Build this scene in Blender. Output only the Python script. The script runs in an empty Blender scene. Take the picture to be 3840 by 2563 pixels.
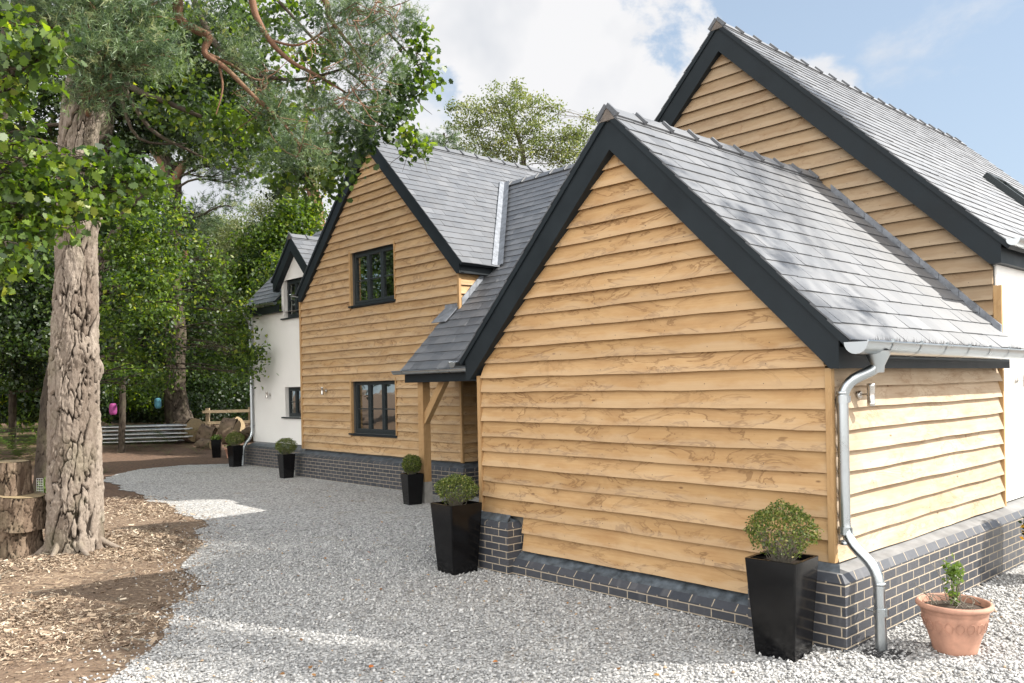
import bpy, math, random
import numpy as np
from mathutils import Vector, Matrix

random.seed(7)
rng = np.random.default_rng(7)
scene = bpy.context.scene
COL = scene.collection
R = math.radians

# ------------------------------------------------------------------ camera
CAM = np.array([3.003, -5.999, 1.976])
YAW, ROLL, F = -0.825157, -0.019978, 3103.7        # F in pixels of a 3840 wide frame
fw = np.array([math.sin(YAW), math.cos(YAW), 0.0])
rt0 = np.array([math.cos(YAW), -math.sin(YAW), 0.0])
up0 = np.array([0, 0, 1.0])
rt = rt0 * math.cos(ROLL) + up0 * math.sin(ROLL)
up = -rt0 * math.sin(ROLL) + up0 * math.cos(ROLL)


def at(u, v, d):
    """world point seen at photo pixel (u, v), d metres in front of the viewpoint (used to set tree positions)"""
    return CAM + d * (fw + rt * ((u - 1934.3) / F) - up * ((v - 1449.5) / F))


cd = bpy.data.cameras.new('camera')
cam = bpy.data.objects.new('camera', cd)
COL.objects.link(cam)
cd.sensor_width = 36
cd.lens = F / 3840 * 36
cd.shift_x = -(1934.3 - 1920) / 3840
cd.shift_y = (1449.5 - 1281.5) / 3840
cd.clip_end = 3000
cam.matrix_world = Matrix(((rt[0], up[0], -fw[0], CAM[0]), (rt[1], up[1], -fw[1], CAM[1]), (rt[2], up[2], -fw[2], CAM[2]), (0, 0, 0, 1)))
scene.camera = cam

# ------------------------------------------------------------------ light
SUN = Vector((0.927, 0.862, 1.0)).normalized()
sl = bpy.data.lights.new('sun', 'SUN')
sl.energy = 4.4
sl.angle = R(0.53)
sl.color = (1.0, 0.95, 0.87)
so = bpy.data.objects.new('sun', sl)
COL.objects.link(so)
so.rotation_euler = SUN.to_track_quat('Z', 'Y').to_euler()
scene.view_settings.view_transform = 'Standard'
scene.view_settings.look = 'None'
scene.view_settings.gamma = 1
scene.view_settings.exposure = 1.06
scene.render.engine = 'CYCLES'
scene.cycles.max_bounces = 7
scene.cycles.transparent_max_bounces = 12
scene.cycles.use_denoising = True
scene.cycles.denoiser = 'OPENIMAGEDENOISE'
scene.cycles.denoising_input_passes = 'RGB_ALBEDO_NORMAL'
scene.cycles.denoising_prefilter = 'ACCURATE'
scene.cycles.caustics_reflective = False
scene.cycles.caustics_refractive = False
scene.cycles.sample_clamp_indirect = 6


# ------------------------------------------------------------------ node helpers
class NT:
    def __init__(s, tree):
        s.t = tree
        tree.nodes.clear()

    def n(s, typ, **kw):
        nd = s.t.nodes.new(typ)
        for k, v in kw.items():
            if k.startswith('i_'):
                key = k[2:]
                key = int(key) if key.isdigit() else key.replace('_', ' ')
                s.set(nd.inputs[key], v)
            else:
                setattr(nd, k, v)
        return nd

    def set(s, inp, v):
        if isinstance(v, bpy.types.NodeSocket):
            s.t.links.new(v, inp)
        else:
            if isinstance(v, (tuple, list)) and len(v) == 3 and inp.type == 'RGBA':
                v = (*v, 1)
            inp.default_value = v

    def math(s, op, a, b=0.5, c=None, clamp=False):
        nd = s.n('ShaderNodeMath', operation=op, use_clamp=clamp)
        s.set(nd.inputs[0], a)
        s.set(nd.inputs[1], b)
        if c is not None:
            s.set(nd.inputs[2], c)
        return nd.outputs[0]

    def mix(s, fac, a, b, mode='MIX'):
        nd = s.n('ShaderNodeMix', data_type='RGBA', blend_type=mode)
        s.set(nd.inputs[0], fac)
        s.set(nd.inputs[6], a)
        s.set(nd.inputs[7], b)
        return nd.outputs[2]

    def ramp(s, fac, stops, interp='LINEAR'):
        nd = s.n('ShaderNodeValToRGB')
        nd.color_ramp.interpolation = interp
        e = nd.color_ramp.elements
        while len(e) < len(stops):
            e.new(0.5)
        for k, (p, c) in enumerate(stops):
            e[k].position = p
            e[k].color = (*c, 1) if len(c) == 3 else c
        s.set(nd.inputs[0], fac)
        return nd.outputs[0]

    def mapr(s, v, a, b, c=0.0, d=1.0, smooth=False):
        nd = s.n('ShaderNodeMapRange', interpolation_type='SMOOTHSTEP' if smooth else 'LINEAR')
        s.set(nd.inputs[0], v)
        for k, x in zip((1, 2, 3, 4), (a, b, c, d)):
            s.set(nd.inputs[k], x)
        return nd.outputs[0]

    def noise(s, vec, scale, detail=3, rough=0.55, dist=0.0):
        nd = s.n('ShaderNodeTexNoise', noise_dimensions='3D')
        s.set(nd.inputs['Vector'], vec)
        nd.inputs['Scale'].default_value = scale
        nd.inputs['Detail'].default_value = detail
        nd.inputs['Roughness'].default_value = rough
        nd.inputs['Distortion'].default_value = dist
        return nd.outputs[0]

    def vmul(s, vec, xyz):
        nd = s.n('ShaderNodeVectorMath', operation='MULTIPLY')
        s.set(nd.inputs[0], vec)
        nd.inputs[1].default_value = xyz
        return nd.outputs[0]

    def bump(s, h, strength=0.4, dist=0.01):
        nd = s.n('ShaderNodeBump')
        nd.inputs['Strength'].default_value = strength
        nd.inputs['Distance'].default_value = dist
        s.set(nd.inputs['Height'], h)
        return nd.outputs[0]

    def out(s, sh):
        o = s.n('ShaderNodeOutputMaterial')
        s.t.links.new(sh, o.inputs[0])

    def pbsdf(s, **kw):
        nd = s.n('ShaderNodeBsdfPrincipled')
        for k, v in kw.items():
            s.set(nd.inputs[k.replace('_', ' ')], v)
        return nd.outputs[0]

    def tint(s, name='tint'):
        return s.n('ShaderNodeAttribute', attribute_name=name).outputs['Fac']

    def uv(s, name='uv'):
        return s.n('ShaderNodeUVMap', uv_map=name).outputs[0]

    def obj(s):
        return s.n('ShaderNodeTexCoord').outputs['Object']


def mat(name):
    m = bpy.data.materials.new(name)
    m.use_nodes = True
    return m, NT(m.node_tree)


M = {}


def simple(name, col, rough=0.6, metallic=0.0, var=0.12, scale=6.0, bump=0.0, bscale=80.0, spec=0.5):
    m, t = mat(name)
    n1 = t.noise(t.obj(), scale, 4, 0.6)
    c = t.mix(t.mapr(n1, 0.3, 0.7), tuple(x * (1 - var) for x in col), tuple(min(1, x * (1 + var)) for x in col))
    rr = t.mapr(n1, 0.3, 0.7, rough * 0.85, min(1, rough * 1.15))
    kw = dict(Base_Color=c, Roughness=rr, Metallic=metallic)
    kw['Specular_IOR_Level'] = spec
    if bump:
        kw['Normal'] = t.bump(t.noise(t.obj(), bscale, 3), bump, 0.004)
    t.out(t.pbsdf(**kw))
    M[name] = m
    return m


def oak(name, c0, c1, stain, grey=0.0):
    m, t = mat(name)
    uv = t.uv()
    sep = t.n('ShaderNodeSeparateXYZ', i_0=t.uv('loc'))
    vl = sep.outputs[1]
    tn = t.tint()
    off = t.n('ShaderNodeCombineXYZ', i_2=t.math('MULTIPLY', tn, 37.0)).outputs[0]
    add = t.n('ShaderNodeVectorMath', operation='ADD')
    t.set(add.inputs[0], uv)
    t.set(add.inputs[1], off)
    P = add.outputs[0]
    base = t.mix(tn, c0, c1)
    g = t.noise(t.vmul(P, (1.6, 55, 1)), 1.0, 4, 0.6, 0.3)
    base = t.mix(t.mapr(g, 0.3, 0.75), base, t.mix(1.0, base, (0.88, 0.84, 0.79), 'MULTIPLY'))
    bl = t.noise(t.vmul(P, (2.2, 7, 1)), 1.0, 4, 0.6)
    base = t.mix(t.mapr(bl, 0.42, 0.75, 0, 0.55), base, t.mix(1.0, base, (0.66, 0.53, 0.40), 'MULTIPLY'))
    # tide marks of tannin: contour lines of a low noise, in patches
    cn = t.noise(t.vmul(P, (1.7, 5.0, 1)), 1.0, 5, 0.6, 0.8)
    d = t.math('ABSOLUTE', t.math('SUBTRACT', cn, 0.5))
    line = t.mapr(d, 0.004, 0.026, 1.0, 0.0, True)
    band = t.mapr(t.math('SUBTRACT', cn, 0.5), 0.0, 0.14, 0.28, 0.0)
    band = t.math('MULTIPLY', band, t.mapr(cn, 0.499, 0.503))
    patch = t.mapr(t.noise(t.vmul(P, (0.7, 2.2, 1)), 1.0, 2), 0.36, 0.56)
    sfac = t.math('MULTIPLY', t.math('MAXIMUM', t.math('MULTIPLY', line, 0.85), band), t.math('MULTIPLY', patch, stain), clamp=True)
    base = t.mix(sfac, base, (0.17, 0.085, 0.03))
    # knots
    vo = t.n('ShaderNodeTexVoronoi', feature='F1')
    t.set(vo.inputs['Vector'], t.vmul(P, (1.3, 3.2, 1)))
    vo.inputs['Scale'].default_value = 1.6
    kn = t.mapr(vo.outputs['Distance'], 0.02, 0.07, 0.85, 0.0, True)
    base = t.mix(kn, base, (0.13, 0.06, 0.022))
    # rain washed, greyer foot of each board
    w = t.mapr(t.math('ADD', vl, t.mapr(bl, 0.3, 0.7, -0.2, 0.2)), 0.12, 0.42, 0.5, 0.0, True)
    base = t.mix(w, base, t.mix(0.5, base, (0.50, 0.40, 0.29)))
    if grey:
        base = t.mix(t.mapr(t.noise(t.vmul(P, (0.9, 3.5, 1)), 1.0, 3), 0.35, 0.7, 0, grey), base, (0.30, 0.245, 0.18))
    bp = t.bump(t.math('ADD', g, t.math('MULTIPLY', bl, 0.7)), 0.28, 0.006)
    t.out(t.pbsdf(Base_Color=base, Roughness=0.72, Normal=bp))
    M[name] = m


oak('oak', (0.42, 0.262, 0.115), (0.52, 0.338, 0.165), 0.8)
oak('oak_stained', (0.43, 0.28, 0.13), (0.54, 0.365, 0.19), 0.85, 0.22)
oak('oak_sunlit', (0.42, 0.325, 0.225), (0.53, 0.43, 0.315), 0.45)  # paler than bleaching alone: bright sun is put into the colour
oak('oak_grey_shaded', (0.28, 0.195, 0.110), (0.35, 0.25, 0.146), 0.6, 0.35)  # greyed oak, darkened further for the deep shade on the tall gable
oak('oak_post', (0.40, 0.25, 0.115), (0.47, 0.305, 0.145), 0.25)

simple('paint_dark', (0.0135, 0.0185, 0.0225), 0.5, var=0.2, scale=2.5, bump=0.06, bscale=30, spec=0.22)
simple('frame_paint', (0.024, 0.031, 0.034), 0.45, var=0.08, spec=0.3)
simple('render_white', (0.78, 0.77, 0.745), 0.9, var=0.045, scale=0.8, bump=0.04, bscale=90)
simple('mortar_verge', (0.135, 0.115, 0.10), 0.9, var=0.3, scale=14, bump=0.4, bscale=60)
simple('lead', (0.19, 0.205, 0.23), 0.65, metallic=0.2, var=0.35, scale=9, bump=0.2, bscale=25)
simple('ledge', (0.20, 0.20, 0.20), 0.75, var=0.3, scale=5, bump=0.15, bscale=40)
simple('lead_dark', (0.085, 0.10, 0.115), 0.55, metallic=0.2, var=0.6, scale=10, bump=0.25, bscale=30)
simple('zinc', (0.43, 0.465, 0.485), 0.3, metallic=1.0, var=0.06, scale=5)
simple('steel', (0.55, 0.53, 0.50), 0.26, metallic=1.0, var=0.06)
simple('black_glaze', (0.0035, 0.0035, 0.004), 0.14, var=0.5, scale=5, bump=0.03, bscale=12, spec=0.3)
simple('soil', (0.045, 0.03, 0.02), 0.95, var=0.4, scale=30, bump=1.0, bscale=90)
simple('terracotta', (0.40, 0.215, 0.15), 0.78, var=0.28, scale=7, bump=0.1, bscale=50)
simple('concrete_stone', (0.30, 0.29, 0.27), 0.9, var=0.2, scale=9, bump=0.4, bscale=60)
simple('bristle', (0.02, 0.017, 0.014), 0.8)
simple('nail', (0.05, 0.04, 0.035), 0.6)
simple('interior', (0.10, 0.095, 0.085), 0.9)
simple('blind', (0.42, 0.43, 0.42), 0.9)
simple('fence_wood', (0.30, 0.235, 0.15), 0.85, var=0.25, scale=5, bump=0.3, bscale=40)
simple('galvanised', (0.58, 0.59, 0.60), 0.35, metallic=0.9, var=0.15, scale=9)
simple('lantern_pink', (0.22, 0.03, 0.14), 0.75, var=0.1)  # colour darkened to stand for the shade it hangs in
simple('lantern_blue', (0.06, 0.20, 0.26), 0.75, var=0.1)  # likewise darkened in colour for the shade under the trees
simple('bag_yellow', (0.72, 0.62, 0.02), 0.4, var=0.1, bump=0.5, bscale=14)
simple('bag_black', (0.012, 0.011, 0.011), 0.35, var=0.3, bump=0.5, bscale=14)
simple('print_black', (0.01, 0.01, 0.01), 0.5)
simple('print_pale', (0.55, 0.53, 0.48), 0.5)
simple('print_amber', (0.45, 0.17, 0.04), 0.5, var=0.6, scale=40)
simple('drain_iron', (0.035, 0.035, 0.037), 0.6)
simple('wood_cut', (0.24, 0.18, 0.10), 0.85, var=0.25, scale=12, bump=0.3, bscale=40)
simple('moss', (0.10, 0.13, 0.02), 0.95, var=0.4, scale=25, bump=0.8, bscale=70)
simple('needle_litter', (0.22, 0.13, 0.07), 0.95, var=0.35, scale=20)


def slate_mat():
    m, t = mat('slate')
    tn = t.tint()
    uv = t.obj()
    n1 = t.noise(uv, 3.0, 4, 0.6)
    n2 = t.noise(t.vmul(uv, (14, 14, 14)), 1.0, 3)
    c = t.ramp(tn, [(0.0, (0.050, 0.056, 0.067)), (0.5, (0.074, 0.081, 0.093)), (1.0, (0.112, 0.118, 0.130))])
    c = t.mix(t.mapr(n1, 0.35, 0.7, 0, 0.3), c, (0.11, 0.105, 0.10))
    rr = t.mapr(n2, 0.3, 0.7, 0.53, 0.62)
    t.out(t.pbsdf(Base_Color=c, Roughness=rr, Specular_IOR_Level=1.0, Coat_Weight=0.6, Coat_Roughness=0.6, Normal=t.bump(n2, 0.12, 0.004)))
    M['slate'] = m


slate_mat()


def brick_mat():
    m, t = mat('blue_brick')
    uv = t.uv()
    b = t.n('ShaderNodeTexBrick', offset=0.5, squash=1.0)
    t.set(b.inputs['Vector'], uv)
    b.inputs['Scale'].default_value = 1.0
    b.inputs['Mortar Size'].default_value = 0.0055
    b.inputs['Mortar Smooth'].default_value = 0.15
    b.inputs['Brick Width'].default_value = 0.225
    b.inputs['Row Height'].default_value = 0.075
    b.inputs['Color1'].default_value = (0.040, 0.045, 0.056, 1)
    b.inputs['Color2'].default_value = (0.068, 0.070, 0.080, 1)
    b.inputs['Mortar'].default_value = (0.40, 0.34, 0.26, 1)
    n = t.noise(t.vmul(uv, (18, 40, 1)), 1.0, 4, 0.65)
    n2 = t.noise(t.vmul(uv, (6, 1.6, 1)), 1.0, 3)
    c = t.mix(t.mapr(n, 0.35, 0.75, 0, 0.5), b.outputs['Color'], t.mix(1.0, b.outputs['Color'], (0.55, 0.52, 0.5), 'MULTIPLY'))
    c = t.mix(t.mapr(n2, 0.58, 0.8, 0, 0.25), c, (0.32, 0.31, 0.30))
    h = t.math('SUBTRACT', t.math('MULTIPLY', n, 0.25), b.outputs['Fac'])
    rr = t.mapr(b.outputs['Fac'], 0, 1, 0.42, 0.95)
    t.out(t.pbsdf(Base_Color=c, Roughness=rr, Normal=t.bump(h, 0.8, 0.006)))
    M['blue_brick'] = m


brick_mat()


def glass_mat():
    m, t = mat('glass')
    g = t.n('ShaderNodeBsdfGlossy')
    g.inputs['Roughness'].default_value = 0.0
    g.inputs['Color'].default_value = (0.95, 1, 0.97, 1)
    n = t.noise(t.obj(), 3.0, 2)
    t.set(g.inputs['Normal'], t.bump(n, 0.02, 0.02))
    tr = t.n('ShaderNodeBsdfTransparent')
    tr.inputs['Color'].default_value = (0.75, 0.8, 0.78, 1)
    fr = t.n('ShaderNodeFresnel')
    fr.inputs['IOR'].default_value = 1.75
    mx = t.n('ShaderNodeMixShader')
    t.set(mx.inputs[0], t.math('ADD', t.math('MULTIPLY', fr.outputs[0], 1.4), 0.24, clamp=True))
    t.t.links.new(tr.outputs[0], mx.inputs[1])
    t.t.links.new(g.outputs[0], mx.inputs[2])
    t.out(mx.outputs[0])
    M['glass'] = m


glass_mat()


def leaf_mat(name, stops, trans=0.45, rough=0.45, back=(1.25, 1.35, 0.5)):
    m, t = mat(name)
    c = t.ramp(t.tint(), stops)
    d = t.pbsdf(Base_Color=c, Roughness=rough)
    tl = t.n('ShaderNodeBsdfTranslucent')
    t.set(tl.inputs['Color'], t.mix(1.0, c, back, 'MULTIPLY'))
    mx = t.n('ShaderNodeMixShader')
    mx.inputs[0].default_value = trans
    t.t.links.new(d, mx.inputs[1])
    t.t.links.new(tl.outputs[0], mx.inputs[2])
    t.out(mx.outputs[0])
    M[name] = m


leaf_mat('leaf_oak', [(0, (0.018, 0.040, 0.011)), (0.45, (0.060, 0.108, 0.020)), (0.9, (0.150, 0.220, 0.034)), (1, (0.21, 0.24, 0.045))], 0.38, back=(2.8, 2.7, 0.5))
leaf_mat('leaf_dark', [(0, (0.010, 0.022, 0.007)), (0.6, (0.026, 0.050, 0.013)), (1, (0.100, 0.150, 0.030))], 0.30, back=(2.2, 2.3, 0.6))  # darker leaf copy, stands for the shade inside the wood
leaf_mat('leaf_pale', [(0, (0.10, 0.135, 0.06)), (0.6, (0.165, 0.195, 0.085)), (1, (0.24, 0.25, 0.12))], 0.4, back=(1.6, 1.6, 0.8))
leaf_mat('leaf_birch', [(0, (0.11, 0.145, 0.055)), (0.6, (0.19, 0.22, 0.09)), (1, (0.31, 0.30, 0.13))], 0.45, back=(1.4, 1.5, 0.6))
leaf_mat('needle', [(0, (0.036, 0.068, 0.034)), (0.5, (0.098, 0.155, 0.075)), (0.95, (0.23, 0.30, 0.155)), (1, (0.26, 0.28, 0.14))], 0.3, 0.45, back=(1.5, 1.6, 0.9))
leaf_mat('leaf_box', [(0, (0.035, 0.062, 0.012)), (0.4, (0.10, 0.14, 0.025)), (0.8, (0.23, 0.26, 0.055)), (1, (0.45, 0.40, 0.17))], 0.3, 0.4)
leaf_mat('leaf_fern', [(0, (0.055, 0.11, 0.02)), (0.7, (0.09, 0.16, 0.03)), (1, (0.20, 0.19, 0.05))], 0.5, back=(1.5, 1.6, 0.6))
leaf_mat('leaf_young', [(0, (0.10, 0.17, 0.03)), (1, (0.17, 0.24, 0.06))], 0.4)
leaf_mat('leaf_fallen', [(0, (0.14, 0.07, 0.03)), (0.5, (0.32, 0.15, 0.05)), (0.8, (0.42, 0.27, 0.09)), (1, (0.5, 0.14, 0.03))], 0.2)
leaf_mat('petal', [(0, (0.75, 0.30, 0.02)), (1, (0.85, 0.55, 0.05))], 0.3)


def bark_mat(name, c0, c1, crev, moss=0.0):
    m, t = mat(name)
    fu = t.tint('furrow')
    P = t.obj()
    n = t.noise(t.vmul(P, (1, 1, 0.45)), 22, 4, 0.65)
    n2 = t.noise(P, 2.2, 3)
    n3 = t.noise(t.vmul(P, (1, 1, 0.6)), 75, 4, 0.7)
    pl = t.tint('plate')
    c = t.mix(t.mapr(t.math('ADD', t.math('MULTIPLY', n, .6), t.math('MULTIPLY', pl, .5)), 0.3, 0.85), c0, c1)
    c = t.mix(t.mapr(n3, 0.4, 0.65, 0.4, 0), c, t.mix(1.0, c, (.5, .48, .45), 'MULTIPLY'))
    c = t.mix(t.mapr(fu, 0.12, 0.62, 1, 0, True), c, crev)
    c = t.mix(t.mapr(n2, 0.5, 0.75, 0, 0.4 + moss), c, (0.13, 0.125, 0.07))
    t.out(t.pbsdf(Base_Color=c, Roughness=0.94, Specular_IOR_Level=.25, Normal=t.bump(t.math('ADD', n, t.math('MULTIPLY', n3, .7)), 0.9, 0.012)))
    M[name] = m


bark_mat('bark_pine', (0.165, 0.130, 0.104), (0.335, 0.285, 0.240), (0.026, 0.019, 0.014), 0.12)
bark_mat('bark_dark', (0.042, 0.033, 0.026), (0.095, 0.076, 0.058), (0.022, 0.016, 0.012), 0.1)  # dark bark, tone lowered further for the shade on the trunks
bark_mat('bark_red', (0.20, 0.105, 0.065), (0.27, 0.16, 0.11), (0.10, 0.06, 0.04))
bark_mat('bark_log', (0.10, 0.068, 0.048), (0.22, 0.165, 0.12), (0.024, 0.016, 0.012))
bark_mat('bark_birch', (0.16, 0.14, 0.11), (0.27, 0.25, 0.21), (0.06, 0.05, 0.04))


def ground_mat():
    m, t = mat('forest_floor')
    P = t.obj()
    n1 = t.noise(P, 0.7, 4, 0.6)
    n2 = t.noise(P, 14, 5, 0.7)
    vo = t.n('ShaderNodeTexVoronoi', feature='F1')
    t.set(vo.inputs['Vector'], t.vmul(P, (1.0, 1.0, 1.0)))
    vo.inputs['Scale'].default_value = 26
    chips = t.ramp(vo.outputs['Color'], [(0, (0.085, 0.055, 0.035)), (0.5, (0.19, 0.13, 0.085)), (0.8, (0.30, 0.22, 0.145)), (1, (0.42, 0.33, 0.23))])
    c = t.mix(t.mapr(n1, 0.38, 0.62, 0.0, 0.75), chips, t.mix(n2, (0.06, 0.042, 0.032), (0.20, 0.13, 0.08)))
    xx = t.n('ShaderNodeSeparateXYZ', i_0=P).outputs[0]
    hum = t.mapr(t.math('ADD', xx, t.math('MULTIPLY', n1, 3.0)), -12.5, -9.5, 1, 0, True)
    c = t.mix(t.math('MULTIPLY', hum, .85), c, t.mix(t.mapr(n2, .35, .65), (0.045, 0.028, 0.02), (0.17, 0.095, 0.055)))
    h = t.math('ADD', t.math('MULTIPLY', vo.outputs['Distance'], -0.6), n2)
    t.out(t.pbsdf(Base_Color=c, Roughness=0.95, Normal=t.bump(h, 0.9, 0.02)))
    M['forest_floor'] = m
    m, t = mat('gravel')
    P = t.obj()
    vo = t.n('ShaderNodeTexVoronoi', feature='F1')
    t.set(vo.inputs['Vector'], P)
    vo.inputs['Scale'].default_value = 34
    vo.inputs['Randomness'].default_value = 1.0
    c = t.ramp(t.n('ShaderNodeSeparateColor', i_0=vo.outputs['Color']).outputs[0], [(0, (0.22, 0.22, 0.218)), (0.35, (0.38, 0.378, 0.37)), (0.8, (0.52, 0.515, 0.50)), (1, (0.66, 0.65, 0.63))])
    n = t.noise(P, 0.6, 3)
    n3 = t.noise(P, 1.7, 4, 0.7)
    c = t.mix(t.mapr(vo.outputs['Distance'], 0.5, 0.8, 0, 0.6), c, (0.10, 0.095, 0.09))
    c = t.mix(t.mapr(n, 0.4, 0.7, 0, 0.15), c, (0.22, 0.20, 0.17))
    c = t.mix(t.mapr(n3, 0.57, 0.74, 0, 0.42), c, (0.22, 0.165, 0.085))
    h = t.math('MULTIPLY', vo.outputs['Distance'], -1.0)
    t.out(t.pbsdf(Base_Color=c, Roughness=0.85, Normal=t.bump(h, 1.0, 0.02)))
    M['gravel'] = m
    m, t = mat('gravel_stone')
    c = t.ramp(t.tint(), [(0, (0.14, 0.14, 0.14)), (0.25, (0.29, 0.29, 0.288)), (0.7, (0.48, 0.477, 0.468)), (0.94, (0.66, 0.65, 0.63)), (1, (0.40, 0.29, 0.19))])
    n = t.noise(t.obj(), 60, 3)
    c = t.mix(t.mapr(n, 0.35, 0.7, 0, 0.35), c, t.mix(1.0, c, (0.6, 0.6, 0.6), 'MULTIPLY'))
    t.out(t.pbsdf(Base_Color=c, Roughness=0.8))
    M['gravel_stone'] = m
    m, t = mat('wood_chip')
    c = t.ramp(t.tint(), [(0, (0.075, 0.048, 0.032)), (0.4, (0.20, 0.14, 0.095)), (0.75, (0.40, 0.315, 0.225)), (1, (0.62, 0.54, 0.43))])
    t.out(t.pbsdf(Base_Color=c, Roughness=0.9))
    M['wood_chip'] = m


ground_mat()


# ------------------------------------------------------------------ mesh helpers
class MB:
    """collects faces; build() links them as one mesh object"""

    def __init__(s):
        s.v, s.f, s.m, s.t, s.uv, s.loc, s.sm = [], [], [], [], [], [], []

    def face(s, pts, m=0, t=0.5, uv=None, loc=None, smooth=False):
        b = len(s.v)
        s.v += [tuple(map(float, p)) for p in pts]
        s.f.append(list(range(b, b + len(pts))))
        s.m.append(m)
        s.t.append(t)
        s.uv.append(uv or [(p[0] + p[1], p[2]) for p in pts])
        s.loc.append(loc or [(0.5, 0.7)] * len(pts))
        s.sm.append(smooth)

    def box(s, a, b, m=0, t=0.5, uvo=0.0):
        x0, y0, z0 = a
        x1, y1, z1 = b
        P = lambda x, y, z: (x, y, z)
        L = max(x1 - x0, y1 - y0, z1 - z0)
        q = [[P(x0, y0, z0), P(x1, y0, z0), P(x1, y0, z1), P(x0, y0, z1)], [P(x1, y1, z0), P(x0, y1, z0), P(x0, y1, z1), P(x1, y1, z1)],
             [P(x1, y0, z0), P(x1, y1, z0), P(x1, y1, z1), P(x1, y0, z1)], [P(x0, y1, z0), P(x0, y0, z0), P(x0, y0, z1), P(x0, y1, z1)],
             [P(x0, y0, z1), P(x1, y0, z1), P(x1, y1, z1), P(x0, y1, z1)], [P(x0, y1, z0), P(x1, y1, z0), P(x1, y0, z0), P(x0, y0, z0)]]
        vert = (z1 - z0) >= L * 0.99
        for f in q:
            uv = [((p[2], p[0] + p[1]) if vert else (p[0] + p[1], p[2])) for p in f]
            s.face(f, m, t, uv)

    def obox(s, c, ax, ay, az, m=0, t=0.5):
        c, ax, ay, az = (np.asarray(k, float) for k in (c, ax, ay, az))
        for n, p, q in ((ax, ay, az), (-ax, az, ay), (ay, az, ax), (-ay, ax, az), (az, ax, ay), (-az, ay, ax)):
            s.face([c + n - p - q, c + n + p - q, c + n + p + q, c + n - p + q], m, t, [(0, 0), (2 * np.linalg.norm(p), 0), (2 * np.linalg.norm(p), 2 * np.linalg.norm(q)), (0, 2 * np.linalg.norm(q))])

    def prism(s, poly, ext, m=0, t=0.5):
        a = [np.asarray(p, float) for p in poly]
        e = np.asarray(ext, float)
        b = [p + e for p in a]
        s.face(a, m, t)
        s.face(b[::-1], m, t)
        for i in range(len(a)):
            j = (i + 1) % len(a)
            s.face([a[j], a[i], b[i], b[j]], m, t)

    def tube(s, path, rad, n=12, m=0, t=0.5, cap=True, smooth=True):
        P = [np.asarray(p, float) for p in path]
        rad = [rad] * len(P) if np.isscalar(rad) else rad
        rings = []
        ref = None
        for i, p in enumerate(P):
            d = P[min(i + 1, len(P) - 1)] - P[max(i - 1, 0)]
            d = d / (np.linalg.norm(d) + 1e-9)
            if ref is None:
                ref = np.array([0, 0, 1.0]) if abs(d[2]) < 0.9 else np.array([1.0, 0, 0])
            a = np.cross(d, ref)
            a /= np.linalg.norm(a) + 1e-9
            b = np.cross(d, a)
            ref = np.cross(a, d)
            rings.append([p + rad[i] * (a * math.cos(2 * math.pi * k / n) + b * math.sin(2 * math.pi * k / n)) for k in range(n)])
        base = len(s.v)
        for rg in rings:
            s.v += [tuple(q) for q in rg]
        for i in range(len(P) - 1):
            for k in range(n):
                k2 = (k + 1) % n
                s.f.append([base + i * n + k, base + i * n + k2, base + (i + 1) * n + k2, base + (i + 1) * n + k])
                s.m.append(m); s.t.append(t); s.uv.append([(0, 0)] * 4); s.loc.append([(0.5, 0.7)] * 4); s.sm.append(smooth)
        if cap:
            s.face(rings[0][::-1], m, t)
            s.face(rings[-1], m, t)

    def lathe(s, c, prof, n=32, m=0, t=0.5):
        base = len(s.v)
        for r, z in prof:
            for k in range(n):
                a = 2 * math.pi * k / n
                s.v.append((c[0] + r * math.cos(a), c[1] + r * math.sin(a), c[2] + z))
        for i in range(len(prof) - 1):
            for k in range(n):
                k2 = (k + 1) % n
                s.f.append([base + i * n + k, base + i * n + k2, base + (i + 1) * n + k2, base + (i + 1) * n + k])
                s.m.append(m); s.t.append(t); s.uv.append([(0, 0)] * 4); s.loc.append([(0.5, 0.7)] * 4); s.sm.append(True)

    def build(s, name, mats, parent=None, weld=False):
        me = bpy.data.meshes.new(name)
        me.from_pydata(s.v, [], s.f)
        mats = mats if isinstance(mats, (list, tuple)) else [mats]
        for k in mats:
            me.materials.append(M[k])
        me.polygons.foreach_set('material_index', s.m)
        me.polygons.foreach_set('use_smooth', s.sm)
        u = me.uv_layers.new(name='uv')
        u.data.foreach_set('uv', np.array([c for f in s.uv for c in f], np.float32).ravel())
        l = me.uv_layers.new(name='loc')
        l.data.foreach_set('uv', np.array([c for f in s.loc for c in f], np.float32).ravel())
        a = me.attributes.new('tint', 'FLOAT', 'FACE')
        a.data.foreach_set('value', np.array(s.t, np.float32))
        if mats[0].startswith('bark'):
            for nm_, v_ in (('furrow', .8), ('plate', .5)):
                a = me.attributes.new(nm_, 'FLOAT', 'FACE')
                a.data.foreach_set('value', np.full(len(s.f), v_, np.float32))
        me.update()
        o = bpy.data.objects.new(name, me)
        COL.objects.link(o)
        if parent:
            o.parent = parent
        return o


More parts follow.
